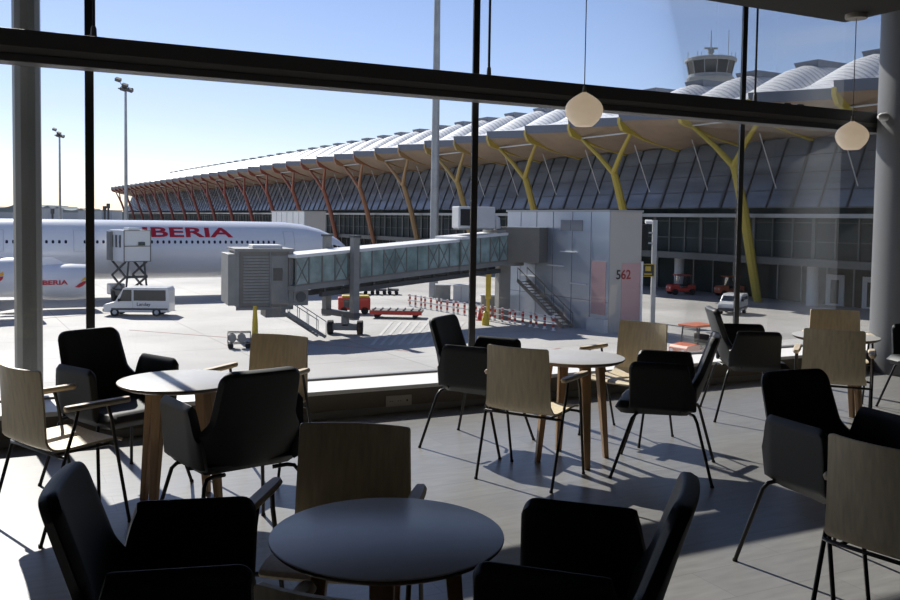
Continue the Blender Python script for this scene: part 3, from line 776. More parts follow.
# cab
CR = R(21); cc_ = Vector((-12.35, 58.6, 0))
def CB(x, y, z):
    return Vector((cc_.x+x*cos(CR)-y*sin(CR), cc_.y+x*sin(CR)+y*cos(CR), z))
def cbx(mb, x0, x1, y0, y1, z0, z1): mb.hexa([CB(x0, y0, z0), CB(x1, y0, z0), CB(x1, y1, z0), CB(x0, y1, z0), CB(x0, y0, z1), CB(x1, y0, z1), CB(x1, y1, z1), CB(x0, y1, z1)])
a = MB(); cbx(a, -1.75, 1.75, -1.7, 1.9, -4.05, -.45); a.build('cab', M['cabgrey'], jb, bevel=.05)
a = MB(); cbx(a, -2.3, -1.75, -1.8, 1.8, -3.9, -.65)
a.build('canopy_bellows', M['grey'], jb, bevel=.04)
a = MB(); cbx(a, -1.9, 1.85, -1.85, 2.0, -.5, -.32); a.build('cab_roof', M['grey'], jb)
a = MB(); cbx(a, -.7, 1.2, -1.2, .6, -.32, -.1); a.build('roof_hatch', M['bridgeroof'], jb, bevel=.03)
a = MB()
for k in range(16): cbx(a, -1.35, .3, -1.76, -1.7, -3.75+k*.19, -3.63+k*.19)
a.build('roller_shutter', M['grey'], jb)
a = MB(); cbx(a, .38, 1.45, -1.76, -1.7, -3.85, -.75); dr = a.build('side_door', M['grey'], jb)
a = MB(); cbx(a, .52, 1.1, -1.79, -1.76, -2.35, -1.55); a.build('door_window', M['carglass'], dr)
a = MB()
for x0, x1 in ((-1.8, -1.62), (.3, .36), (1.5, 1.8)): cbx(a, x0, x1, -1.82, -1.7, -4.1, -.5)
cbx(a, -1.8, 1.8, -1.82, -1.7, -4.2, -4.02); a.build('cab_frame', M['grey'], jb)
a = MB(); cbx(a, .1, 1.4, -1.4, .6, -4.75, -4.05); a.build('drive_box', M['grey'], jb, bevel=.04)
a = MB(); cbx(a, 1.8, 2.75, -1.9, -1.0, -3.95, -2.85); ub = a.build('cooling_unit', M['grey'], jb, bevel=.03)
a = MB(); p = CB(2.28, -1.92, -3.4); q = CB(2.28, -1.96, -3.4); a.tube([p, q], .33, 16); a.build('fan_grille', M['dkgrey'], ub)
# stair from cab to the apron
st0, st1 = at(284, 312, 56.3), at(322, 336.5, 57.0)
a = MB()
for off in (-.42, .42):
    dv = pdv*off; a.bar(st0+dv, st1+dv, .07, .2)
for k in range(13):
    p = st0.lerp(st1, (k+.5)/13); a.bar(p-pdv*.42, p+pdv*.42, .2, .04)
a.build('stair', M['grey'], jb)
a = MB()
for off in (-.45, .45):
    dv = pdv*off; a.tube([st0+dv+Vector((0, 0, 1)), st1+dv+Vector((0, 0, 1))], .03, 6)
    for k in range(5): p = st0.lerp(st1, k/4)+dv; a.tube([p, p+Vector((0, 0, 1))], .022, 5)
a.build('stair_rail', M['grey'], jb)
# rotunda, fixed link and column
rc = EB+ed*.8
a = MB(); a.lathe([(1.65, zf(BL_)-.1), (1.65, .95)], (rc.x, rc.y, 0), 24); a.build('rotunda', M['grey'], jb, smooth=True)
lk1 = T(40.55, 56.5, 0)
ld = (lk1-rc); ld.z = 0; ll = ld.length; ld.normalize(); lp = Vector((ld.y, -ld.x, 0))
a = MB(); q = [rc+lp*1.35, rc-lp*1.35, lk1-lp*1.35, lk1+lp*1.35]
a.hexa([v+Vector((0, 0, -1.5)) for v in q]+[v+Vector((0, 0, 1.2)) for v in q]); a.build('fixed_link', M['cabgrey'], jb, bevel=.04)
a = MB(); a.box((rc.x, rc.y, (GZ-1.8)/2), (.95, .95, -1.8-GZ), .3); a.build('rotunda_column', M['grey'], jb)
a = MB(); yp = at(488.5, 280, 69.5); a.box((yp.x, yp.y, (-2.4-4.4)/2), (.4, .4, 2.0)); a.tube([(yp.x, yp.y, -4.4), (yp.x, yp.y, GZ)], .14, 10); a.build('yellow_jack', M['yellowpaint'], jb)
# air handler on the bridge roof
ac = empty('air_handling_unit', at(476, 229.6, 69), 0, 'pale grey air handling unit on top of the boarding bridge, dark square intake', 'air unit')
c_ = Vector(ac.location); AR = .35
def AB(x, y, z): return c_+Vector((x*cos(AR)-y*sin(AR), x*sin(AR)+y*cos(AR), z))
def abx(mb, x0, x1, y0, y1, z0, z1): mb.hexa([AB(x0, y0, z0), AB(x1, y0, z0), AB(x1, y1, z0), AB(x0, y1, z0), AB(x0, y0, z1), AB(x1, y0, z1), AB(x1, y1, z1), AB(x0, y1, z1)])
a = MB(); abx(a, -1.7, 1.3, -.7, .8, .1, 1.75); a.build('housing', M['ltgrey'], ac, bevel=.08)
a = MB(); abx(a, -1.55, -.5, -.76, -.69, .3, 1.55); a.build('intake', M['rubber'], ac)
a = MB(); abx(a, -1.6, 1.2, -.6, .7, -.0, .1); a.build('base_frame', M['grey'], ac)
a = MB(); a.tube([AB(1.3, 0, 1.0), AB(1.7, 0, .8), AB(1.75, 0, .1)], .28, 10); a.build('duct', M['ltgrey'], ac, smooth=True)
# stair along the gate house wall
sg_ = empty('service_stair', T(40.2, 58, GZ), 0, 'grey steel service stair sloping down along the gate house wall', 'stair')
p0, p1 = T(39.95, 58.9, -3.0), T(39.9, 52.8, GZ+.05)
a = MB()
for off in (-.45, .45): a.bar(p0+TB*off, p1+TB*off, .08, .26)
a.build('stringer', M['cabgrey'], sg_)
a = MB()
for k in range(15): p = p0.lerp(p1, (k+.5)/15); a.bar(p-TB*.45, p+TB*.45, .26, .05)
a.build('treads', M['cabgrey'], sg_)
a = MB()
for off in (-.45, .45):
    a.tube([p0+TB*off+Vector((0, 0, 1)), p1+TB*off+Vector((0, 0, 1))], .035, 6)
    for k in range(6): p = p0.lerp(p1, k/5)+TB*off; a.tube([p, p+Vector((0, 0, 1))], .025, 5)
a.build('handrail', M['cabgrey'], sg_)

# ------------------------------------------------------------------ aircraft
UD = Vector((.8935, .449, 0)); UP_ = Vector((.449, -.8935, 0))       # along the fuselage, and towards us
A0 = Vector((-37.6, 83.0, -1.62)); KN = 30.2; FR = 2.82
def AP(k, lat, z): return A0+UD*k+UP_*lat+Vector((0, 0, z))
pl_ = empty('airliner', (A0.x, A0.y, GZ), 0, 'white wide body airliner parked nose right, large red lettering over its windows', 'aircraft')
prof = [(0, .02, -.85), (.08, .3, -.84), (.3, .62, -.8), (.8, 1.08, -.68), (1.5, 1.5, -.52), (2.5, 1.95, -.34), (3.8, 2.34, -.18), (5.5, 2.64, -.06), (7.5, 2.79, 0), (9.5, FR, 0), (20, FR, 0), (30, FR, 0), (45, FR, 0), (54, 2.7, .1), (62, 2.1, .6), (70, 1.1, 1.3), (74, .4, 1.7)]
a = MB(); N_ = 40; vs = []
for d, r, dz in prof:
    for j in range(N_):
        an = 2*pi*j/N_; vs.append(AP(KN-d, r*cos(an), dz+r*sin(an)))
a.add(vs, [[i*N_+j, i*N_+(j+1) % N_, (i+1)*N_+(j+1) % N_, (i+1)*N_+j] for i in range(len(prof)-1) for j in range(N_)]+[list(range((len(prof)-1)*N_, len(prof)*N_))])
a.build('fuselage', M['white'], pl_, smooth=True)
def skin(k, z, h=0):       # point on the near flank at height z over the axis
    d = KN-k; r = FR; dz = 0
    for (d0, r0_, z0_), (d1, r1_, z1_) in zip(prof, prof[1:]):
        if d0 <= d <= d1:
            t = (d-d0)/(d1-d0); r = r0_+(r1_-r0_)*t; dz = z0_+(z1_-z0_)*t
    zz = max(-.98*r, min(.98*r, z-dz)); lat = sqrt(r*r-zz*zz)
    return AP(k, lat*(1+h/r), dz+zz*(1+h/r))
# cabin windows: one mesh, copied along the straight flank
WZ = .80
def win_mesh(k):
    a = MB(); pts = []
    for (x, y) in ((-.11, -.08), (-.11, .08), (-.06, .15), (.06, .15), (.11, .08), (.11, -.08), (.06, -.15), (-.06, -.15)): pts.append((x, y))
    v0 = [skin(k+x, WZ+y, .012) for x, y in pts]; v1 = [skin(k+x, WZ+y, -.02) for x, y in pts]
    m_ = len(pts); a.add(v0+v1, [list(range(m_))]+[[i, (i+1) % m_, m_+(i+1) % m_, m_+i] for i in range(m_)])
    return a.build('cabin_window', M['navy'], pl_)
w0 = win_mesh(0.0)
ks = []
k = -4.6
while k < 21.4:
    if not (-2.1 < k < -1.6 or 2.2 < k < 3.3 or 8.6 < k < 9.0 or -4.2 < k < -3.3): ks.append(k)
    k += .533
for k in ks:
    o = w0.copy(); COL.objects.link(o); o.location = UD*k
w0.location = UD*-5.2
# doors as thin outlines
for kd in (22.6, -3.8, 3.0):
    a = MB(); hw_, zb, zt = .53, -.05, 1.85
    for (q0, q1) in (((-hw_, zb), (-hw_, zt)), ((hw_, zb), (hw_, zt))):
        n_ = 6
        for i in range(n_): a.bar(skin(kd+q0[0], zb+(zt-zb)*i/n_, .006), skin(kd+q0[0], zb+(zt-zb)*(i+1)/n_, .006), .05, .02)
    for z_ in (zb, zt): a.bar(skin(kd-hw_, z_, .006), skin(kd+hw_, z_, .006), .05, .02)
    a.build('cabin_door', M['line'], pl_)
for k0, k1, zt in ((26.9, 27.4, .62), (27.5, 28.0, .50), (28.1, 28.6, .36)):
    a = MB(); v = [skin(k0, zt-.55, .06), skin(k1, zt-.62, .06), skin(k1-.05, zt-.1, .06), skin(k0, zt, .06)]
    v += [skin(k0, zt-.55, -.05), skin(k1, zt-.62, -.05), skin(k1-.05, zt-.1, -.05), skin(k0, zt, -.05)]
    a.add(v, [(0, 1, 2, 3), (0, 4, 5, 1), (1, 5, 6, 2), (2, 6, 7, 3), (3, 7, 4, 0)]); a.build('cockpit_window', M['carglass'], pl_)
# lettering wrapped on the flank
def fus_text(kc, zc):
    def f(x, y, h):
        an = math.asin(zc/FR)+y/FR; return AP(kc+x, (FR+h)*cos(an), (FR+h)*sin(an))
    return f
a = MB(); put_text(a, 'IBERIA', 1.62, fus_text(12.6, 1.70), .04, 1.85, .02); a.build('lettering', M['red'], pl_)
# wing, with root fairing
rootF, rootB = AP(-.5, 2.2, -1.5), AP(-13.5, 2.2, -1.5)
tipF, tipB = AP(-19.5, 31, 0.3), AP(-22.5, 31, .3)
a = MB()
def sect(F_, B_, th):
    P = []
    for t, y in ((0, 0), (.04, .35), (.15, .75), (.35, 1), (.6, .75), (1, .02)): P.append(F_.lerp(B_, t)+Vector((0, 0, th*y*.6)))
    for t, y in ((.6, .5), (.35, .7), (.15, .55), (.04, .3)): P.append(F_.lerp(B_, t)-Vector((0, 0, th*y*.5)))
    return P
S1, S2, S3 = sect(rootF, rootB, 1.3), sect(rootF.lerp(tipF, .33), rootB.lerp(tipB, .45), .95), sect(tipF, tipB, .3)
vv = S1+S2+S3; m_ = len(S1)
a.add(vv, [[i*m_+j, i*m_+(j+1) % m_, (i+1)*m_+(j+1) % m_, (i+1)*m_+j] for i in range(2) for j in range(m_)]+[list(range(m_))[::-1], list(range(2*m_, 3*m_))])
a.build('wing', M['nacelle'], pl_, smooth=True)
a = MB(); vs = []
fp_ = [(4.2, .1), (2.5, .9), (0, 1.45), (-4, 1.7), (-9, 1.7), (-14, 1.2), (-17, .3)]
for k, r in fp_:
    for j in range(16): an = 2*pi*j/16; vs.append(AP(k, 1.25+1.25*r*cos(an)*.9, -1.75+r*.72*sin(an)))
a.add(vs, [[i*16+j, i*16+(j+1) % 16, (i+1)*16+(j+1) % 16, (i+1)*16+j] for i in range(len(fp_)-1) for j in range(16)])
a.build('wing_fairing', M['white'], pl_, smooth=True)
# engines
def engine(pos, label_txt, txt_k):
    a = MB(); pr = [(0, 1.28), (-.12, 1.36), (-.6, 1.45), (-1.6, 1.50), (-2.8, 1.48), (-4.2, 1.36), (-5.6, 1.08)]; n2 = 32; vs = []
    inner = [(-5.6, .9), (-5.0, .8)]
    full = [(-.9, 1.1), (-.2, 1.16)]+pr+inner
    for k, r in full:
        for j in range(n2): an = 2*pi*j/n2; vs.append(pos+UD*k+UP_*r*cos(an)+Vector((0, 0, r*sin(an))))
    a.add(vs, [[i*n2+j, i*n2+(j+1) % n2, (i+1)*n2+(j+1) % n2, (i+1)*n2+j] for i in range(len(full)-1) for j in range(n2)]+[list(range(n2))])
    e = a.build('engine_nacelle', M['nacelle'], pl_, smooth=True)
    a = MB(); vs = []
    for k, r in ((-5.0, .78), (-6.6, .5), (-7.4, .12)):
        for j in range(16): an = 2*pi*j/16; vs.append(pos+UD*k+UP_*r*cos(an)+Vector((0, 0, r*sin(an))))
    a.add(vs, [[i*16+j, i*16+(j+1) % 16, (i+1)*16+(j+1) % 16, (i+1)*16+j] for i in range(2) for j in range(16)]+[list(range(32, 48))]); a.build('exhaust_cone', M['dkgrey'], e, smooth=True)
    a = MB(); a.hexa([pos+UD*-1.5+UP_*-.12+Vector((0, 0, 1.3)), pos+UD*-1.5+UP_*.12+Vector((0, 0, 1.3)), pos+UD*-7+UP_*.12+Vector((0, 0, 1.2)), pos+UD*-7+UP_*-.12+Vector((0, 0, 1.2)),
                      pos+UD*-3+UP_*-.12+Vector((0, 0, 2.0)), pos+UD*-3+UP_*.12+Vector((0, 0, 2.0)), pos+UD*-8+UP_*.12+Vector((0, 0, 2.0)), pos+UD*-8+UP_*-.12+Vector((0, 0, 2.0))]); a.build('pylon', M['nacelle'], e)
    def ef(kc, zc, rr=1.5):
        def f(x, y, h):
            an = math.asin(zc/rr)+y/rr; return pos+UD*(kc+x)+UP_*(rr+h)*cos(an)+Vector((0, 0, (rr+h)*sin(an)))
        return f
    a = MB(); put_text(a, 'IBERIA', .50, ef(txt_k, .05), .015, 1.45, .02); a.build('lettering', M['red'], e)
    f = ef(txt_k+2.0, .05)
    def poly(pts, m_, nm):
        a = MB(); k_ = len(pts); a.add([f(x, y, .035) for x, y in pts]+[f(x, y, .003) for x, y in pts], [list(range(k_))]+[[i, (i+1) % k_, k_+(i+1) % k_, k_+i] for i in range(k_)]); a.build(nm, m_, e)
    poly([(-.42, -.38), (-.1, -.1), (.25, .1), (.45, .12), (.4, -.08), (.15, -.3), (-.1, -.42)], M['red'], 'emblem')
    poly([(.0, .1), (.2, .32), (.42, .46), (.47, .2), (.28, .16)], M['yellow'], 'emblem')
    return e
e1 = at(92, 281.5, 74.8); engine(Vector((e1.x, e1.y, e1.z)), '', -3.0)
e2 = at(35, 277, 68.0); engine(Vector((e2.x, e2.y, e2.z)), '', -4.6)
# nose gear
for kk, lat, r, hh in ((21.5, .0, .52, 3.0), (-8, 2.6, .65, 3.2)):
    a = MB(); p = AP(kk, lat, 0); a.tube([(p.x, p.y, GZ+r), (p.x, p.y, -4.0)], .14, 10)
    lg = a.build('landing_gear_leg', M['ltgrey'], pl_, smooth=True)
    for sg in (-.35, .35):
        a = MB(); q = AP(kk, lat+sg, 0); a.tube([Vector((q.x, q.y, GZ+r))-UP_*.16, Vector((q.x, q.y, GZ+r))+UP_*.16], r, 18); a.build('wheel', M['rubber'], lg, smooth=True)

# ------------------------------------------------------------------ scissor lift truck
sl_ = empty('scissor_lift_truck', at(133, 300, 80.5), 0, 'white high loader with its box raised on scissors to the airliner door', 'truck')
L0 = Vector(sl_.location); L0.z = GZ; sl_.location = L0; LR = R(-9)
def LB(x, y, z): return Vector((L0.x+x*cos(LR)-y*sin(LR), L0.y+x*sin(LR)+y*cos(LR), GZ+z))
def lbx(mb, x0, x1, y0, y1, z0, z1): mb.hexa([LB(x0, y0, z0), LB(x1, y0, z0), LB(x1, y1, z0), LB(x0, y1, z0), LB(x0, y0, z1), LB(x1, y0, z1), LB(x1, y1, z1), LB(x0, y1, z1)])
LR = R(40)
a = MB(); lbx(a, -1.2, 1.25, -1.0, 2.5, 3.65, 6.45); bx_ = a.build('box_body', M['vanwhite'], sl_, bevel=.04)
a = MB()
for x in (-1.2, 1.18): lbx(a, x, x+.08, -1.05, -1.0, 3.65, 6.45)
for z in (3.65, 5.0, 6.38): lbx(a, -1.2, 1.25, -1.05, -1.0, z, z+.07)
a.build('box_trim', M['cabgrey'], bx_)
for y in (-.4, .5, 1.5): 
    a = MB(); lbx(a, -1.24, -1.2, y, y+.45, 4.9, 6.0); a.build('side_window', M['carglass'], bx_)
a = MB(); lbx(a, .1, .7, -1.08, -1.0, 5.1, 5.4); a.build('rear_window', M['carglass'], bx_)
a = MB(); lbx(a, -.5, .5, -.3, .9, 6.45, 6.65); a.build('roof_unit', M['vanwhite'], bx_, bevel=.03)
a = MB(); lbx(a, -1.5, -1.2, 1.6, 2.4, 3.7, 6.3); a.build('bellows', M['grey'], bx_)
a = MB()
for x in (-.95, .95):
    for (z0_, z1_) in ((1.0, 2.3), (2.3, 3.65)):
        a.bar(LB(x, -.8, z0_), LB(x, 2.6, z1_), .12, .16); a.bar(LB(x, 2.6, z0_), LB(x, -.8, z1_), .12, .16)
for x0, z0_, x1, z1_ in ((-.95, 1.0, -.7, 3.65), (.95, 1.0, .7, 3.65)): a.bar(LB(x0, -.85, z0_), LB(x1, -.85, z1_), .14, .14)
lbx(a, -1.0, 1.0, -.9, -.75, 2.2, 2.4)
a.build('scissor_arms', M['dkgrey'], sl_)
a = MB(); lbx(a, -1.15, 1.15, -2.4, 2.4, .55, 1.05); a.build('chassis', M['dkgrey'], sl_)
a = MB(); lbx(a, -1.15, .2, 2.4, 3.5, .5, 1.5); a.build('driver_cab', M['vanwhite'], sl_, bevel=.12)
for x in (-1.05, 1.05):
    for y in (-1.6, 1.7):
        a = MB(); a.tube([LB(x-.15, y, .48), LB(x+.15, y, .48)], .48, 18); a.build('wheel', M['rubber'], sl_, smooth=True)

# ------------------------------------------------------------------ vans
def van(name, loc, rz, L, H, Wd, label, hood, text=None, cat='van'):
    """front towards -x in its own frame"""
    e = empty(name, loc, rz, label, cat)
    h0 = .32
    pr = [(-L/2, h0), (-L/2, h0+.45), (-L/2+.12, h0+.62), (-L/2+hood, h0+.80), (-L/2+hood+.62, H-.12), (-L/2+hood+.95, H), (L/2-.12, H), (L/2, H-.25), (L/2, h0)]
    a = MB(); a.prism(pr, 'y', -Wd/2, Wd/2); b = a.build('body', M['vanwhite'], e, bevel=.06, local=True)
    for sg in (-1, 1):
        x0 = -L/2+hood+.28; y = sg*Wd/2
        def pan(pts, nm, m_, par=b, t=.015):
            q = MB(); q.prism(pts, 'y', min(y, y+sg*t), max(y, y+sg*t)); return q.build(nm, m_, par, local=True)
        pan([(x0+.05, h0+.86), (x0+.38, H-.2), (x0+1.0, H-.2), (x0+1.0, h0+.86)], 'front_side_window', M['carglass'])
        pan([(x0+1.15, h0+.9), (x0+1.15, H-.22), (L/2-.25, H-.22), (L/2-.25, h0+.9)], 'rear_side_window', M['carglass'])
        pan([(-L/2+.6, h0+.18), (-L/2+.6, h0+.33), (L/2-.1, h0+.33), (L/2-.1, h0+.18)], 'side_strip', M['dkgrey'])
        pan([(x0+1.06, h0+.1), (x0+1.06, H-.15), (x0+1.09, H-.15), (x0+1.09, h0+.1)], 'door_gap', M['line'], b, .01)
        if text:
            q = MB(); put_text(q, text, .34, lambda x, yy, h: Vector((-sg*0+(x if sg < 0 else -x)+.55, y+sg*h, h0+.62+yy)), .006, 1.1, .01); q.build('lettering', M['navy'], b, local=True)
    xa, za, xb, zb = -L/2+hood, h0+.80, -L/2+hood+.62, H-.12
    q = MB(); dn = Vector((-(zb-za), 0, xb-xa)).normalized()*.015
    v = []
    for d in (dn, -dn*.3):
        v += [Vector((xa+.05, -Wd/2+.12, za+.06))+d, Vector((xa+.05, Wd/2-.12, za+.06))+d, Vector((xb-.04, Wd/2-.16, zb-.05))+d, Vector((xb-.04, -Wd/2+.16, zb-.05))+d]
    q.hexa(v); q.build('windscreen', M['carglass'], b, local=True)
    for sg in (-1, 1):
        q = MB(); q.box((-L/2+.1, sg*(Wd/2-.22), h0+.45), (.2, .34, .2)); q.build('headlamp', M['lamp'], b, local=True, bevel=.03)
        q = MB(); q.box((-L/2+hood+.35, sg*(Wd/2+.12), h0+.95), (.12, .2, .22)); q.build('wing_mirror', M['rubber'], b, local=True, bevel=.02)
        for x in (-L/2+.85, L/2-.95):
            q = MB(); q.tube([(x, sg*(Wd/2-.2), .33), (x, sg*(Wd/2+.01), .33)], .33, 20); wl = q.build('wheel', M['rubber'], e, smooth=True, local=True)
            q = MB(); q.tube([(x, sg*(Wd/2), .33), (x, sg*(Wd/2+.02), .33)], .17, 14); q.build('hub', M['ltgrey'], wl, smooth=True, local=True)
    q = MB(); q.box((-L/2-.02, 0, h0+.16), (.12, Wd-.1, .26)); q.build('bumper', M['dkgrey'], e, local=True, bevel=.04)
    return e
p = ground(130, 316.5); van('van', (p.x+.4, p.y+1.0, GZ), R(4), 4.95, 2.26, 1.95, 'white minibus driving left below the airliner', .85, 'Landay', 'van')
p = ground(737, 315); van('car', (p.x, p.y+1.2, GZ), R(58), 3.6, 1.72, 1.7, 'small white delivery car under the terminal, beside the right mullion', .8)

# baggage tractors
def tractor(loc, rz, label, paint, scale=1.0):
    e = empty('baggage_tractor', loc, rz, label, 'tractor', 'airport tractors'); S = scale
    a = MB(); a.prism([(-1.45, .35), (-1.45, .95), (-1.3, 1.08), (-.35, 1.15), (-.35, .75), (.55, .75), (.6, 1.1), (1.45, 1.1), (1.45, .35)], 'y', -.65, .65); a.build('body', paint, e, bevel=.05, local=True)
    a = MB(); a.box((.15, 0, 2.12), (1.7, 1.35, .12)); a.build('roof', paint, e, bevel=.05, local=True)
    a = MB()
    for x, x2 in ((-.5, -.35), (.9, .85)):
        for y in (-.58, .58): a.bar((x, y, 1.05), (x2, y, 2.08), .06)
    a.build('roof_posts', M['dkgrey'], e, local=True)
    a = MB(); a.box((.25, 0, 1.0), (.55, 1.0, .18)); a.box((.55, 0, 1.3), (.14, 1.0, .6)); a.build('seat', M['rubber'], e, bevel=.04, local=True)
    a = MB(); a.prism([(-.46, 1.12), (-.44, 1.12), (-.36, 2.0), (-.38, 2.0)], 'y', -.56, .56); a.build('windscreen', M['pane'], e, local=True)
    a = MB()
    for y in (-.42, .42): a.tube([(-1.44, y, .78), (-1.49, y, .78)], .1, 12)
    a.build('headlamps', M['lamp'], e, local=True)
    for x in (-.95, 1.0):
        for y in (-.68, .68):
            a = MB(); a.tube([(x, y-.12, .34), (x, y+.12, .34)], .34, 16); a.build('wheel', M['rubber'], e, smooth=True, local=True)
    return e
p = at(695, 345, 50); tractor((p.x, p.y, GZ), R(35), 'orange roofed baggage tractor just outside the sill, between the chairs', M['orangepaint'])
p = ground(676, 293); tractor((p.x, p.y-2, GZ), R(10), 'red baggage tractor parked in the shade under the terminal', M['redpaint'])
p = ground(729, 296); tractor((p.x, p.y, GZ), R(12), 'orange baggage tractor under the terminal, behind the white delivery car', M['orangepaint'])
p = ground(352, 315.5)
gs = empty('ground_power_cart', (p.x, p.y+1.5, GZ), R(8), 'red service cart with a yellow top below the boarding bridge', 'cart')
a = MB(); a.box((0, 0, .85), (2.6, 1.4, 1.0)); a.build('body', M['redpaint'], gs, bevel=.06, local=True)
a = MB(); a.box((.1, 0, 1.43), (2.2, 1.1, .16)); a.build('top_cover', M['yellowpaint'], gs, bevel=.04, local=True)
a = MB(); a.box((-.4, -.72, .9), (.9, .04, .6)); a.build('vent_panel', M['dkgrey'], gs, local=True)
for x in (-.85, .85):
    for y in (-.6, .6):
        a = MB(); a.tube([(x, y-.1, .3), (x, y+.1, .3)], .3, 14); a.build('wheel', M['rubber'], gs, smooth=True, local=True)
p = ground(396, 319)
tr = empty('pallet_trailer', (p.x, p.y+1.0, GZ), R(-3), 'long low flatbed trailer with red side rail on the sunny apron', 'trailer')
a = MB(); a.box((0, 0, .55), (4.1, 1.8, .18)); a.build('deck', M['cabgrey'], tr, local=True)
a = MB(); a.box((0, -.92, .46), (4.1, .06, .3)); a.build('side_rail', M['redpaint'], tr, local=True)
a = MB(); [a.box((x, 0, .68), (.08, 1.7, .08)) for x in (-1.8, -1.2, -.6, 0, .6, 1.2, 1.8)]; a.build('rollers', M['dkgrey'], tr, local=True)
for x in (-1.5, 1.5):
    for y in (-.7, .7):
        a = MB(); a.tube([(x, y-.08, .2), (x, y+.08, .2)], .2, 12); a.build('wheel', M['rubber'], tr, smooth=True, local=True)
# dark dollies train far under the bridge
for i in range(3):
    p = ground(369+12*i, 294.5)
    d_ = empty('baggage_dolly', (p.x, p.y, GZ), R(5), ['dark empty baggage dolly under the bridge, nearest the red cart', 'dark empty baggage dolly under the bridge, middle of its row', 'dark empty baggage dolly under the bridge, nearest the tall mast'][i], 'dolly', 'dark baggage dollies')
    a = MB(); a.box((0, 0, .5), (1.15, 1.3, .2)); a.box((-.5, 0, .85), (.06, 1.2, .6)); a.build('deck', M['dkgrey'], d_, local=True)
    for x in (-.35, .35):
        a = MB(); a.tube([(x, -.6, .2), (x, .6, .2)], .2, 10); a.build('wheel', M['rubber'], d_, local=True)
# service trolley near the yellow bollard
p = ground(240, 348)
tl = empty('hose_trolley', (p.x, p.y, GZ), R(15), 'small grey hose trolley on the apron beneath the bridge cab', 'trolley')
a = MB()
for y in (-.3, .3):
    a.tube([(-.7, y, .3), (-.7, y, .95), (.6, y, .95), (.6, y, .3), (-.7, y, .3)], .035, 6)
for x in (-.7, 0, .6): a.tube([(x, -.3, .95), (x, .3, .95)], .03, 6)
a.build('frame', M['cabgrey'], tl, local=True)
for x in (-.45, .1):
    a = MB(); a.lathe([(.06, -.26), (.24, -.25), (.24, -.2), (.08, -.18), (.08, .18), (.24, .2), (.24, .25), (.06, .26)], n=14)
    for v in a.v: v.xyz = (x+v.x, v.z, .62+v.y)
    a.build('hose_reel', M['grey'], tl, local=True)
for x in (-.55, .45):
    a = MB(); a.tube([(x, -.32, .17), (x, .32, .17)], .17, 12); a.build('wheel', M['rubber'], tl, local=True)
p = at(255, 330, 55.3); a = MB(); a.lathe([(.19, GZ), (.2, GZ+.15), (.17, GZ+1.3), (.13, GZ+1.9), (.12, GZ+2.3)], (p.x, p.y, 0), 16)
tag(a.build('bollard', M['yellowpaint'], smooth=True), 'tall yellow post on the apron below the bridge cab', 'bollard')
p = ground(485.5, 325); a = MB(); a.lathe([(.28, GZ), (.28, GZ+.5), (.2, GZ+.6), (.2, GZ+.95), (.08, GZ+1.05)], (p.x, p.y, 0), 12)
tag(a.build('hydrant', M['yellowpaint'], smooth=True), 'stubby yellow hydrant between the striped barriers and the middle mullion', 'hydrant')
p = ground(480, 321); a = MB(); a.lathe([(.34, GZ), (.34, GZ+.05), (.2, GZ+.06), (.05, GZ+.95)], (p.x, p.y+.5, 0), 14)
tag(a.build('traffic_cone', M['redpaint'], smooth=True), 'red traffic cone beside the yellow hydrant', 'cone')

# red and white barriers
def make_barrier():
    e = empty('striped_barrier')
    for x in (-.95, 0, .95):
        a = MB()
        for k in range(5):
            a.m = k % 2 == 0; a.box((x, 0, .11+.22*k), (.13, .13, .22))
        a.m = 1; a.box((x, 0, .02), (.2, .3, .04)); a.build('post', [M['redpaint'], M['whitepaint']], e, local=True)
    for z in (.55, 1.0):
        a = MB()
        for k in range(8): a.m = k % 4 != 0; a.box((-1.015+.29*k, -.085, z), (.29, .03, .08))
        a.build('rail', [M['redpaint'], M['whitepaint']], e, local=True)
    return e
b0 = make_barrier()
F0, F1 = ground(408, 306), ground(556, 331)
NBR = 8
words = ['at the far left end of its line', 'second from the far left end of its line', 'by the foot of the tall mast', 'in front of the grey cabinet row', 'just left of the middle mullion', 'in front of the bridge column', 'at the foot of the service stair', 'nearest the gate house, last of its line']
for i in range(NBR):
    o = b0 if i == 0 else copy_tree(b0)
    p = F0.lerp(F1, (i+.5)/NBR); o.location = (p.x, p.y, GZ); o.rotation_euler = (0, 0, math.atan2((F1-F0).y, (F1-F0).x))
    tag(o, 'red and white striped barrier '+words[i], 'barrier', 'striped apron barriers')
# cabinets
def cabinet(loc, d, rz, label, m_):
    e = empty('equipment_cabinet', loc, rz, label, 'cabinet', 'grey apron cabinets')
    a = MB(); a.box((0, 0, d[2]/2), d); a.build('body', m_, e, bevel=.03, local=True)
    a = MB(); a.box((0, 0, d[2]+.05), (d[0]+.15, d[1]+.15, .1)); a.build('lid', M['ltgrey'], e, local=True)
    a = MB(); a.box((0, -d[1]/2-.01, d[2]*.5), (.04, .02, d[2]*.9)); a.build('door_gap', M['seam'], e, local=True)
    return e
p = ground(443, 301.5); cabinet((p.x, p.y+.8, GZ), (1.4, 1.3, 1.5), 0, 'dark grey equipment cabinet right of the tall mast base', M['grey'])
p = ground(461, 302); cabinet((p.x, p.y+.8, GZ), (1.5, 1.3, 1.5), 0, 'pale grey equipment cabinet left of the middle mullion', M['ltgrey'])
p = ground(488.5, 315.5); cabinet((p.x, p.y+.9, GZ), (1.2, 1.0, 1.55), 0, 'square grey switch cabinet beside the bridge column', M['grey'])

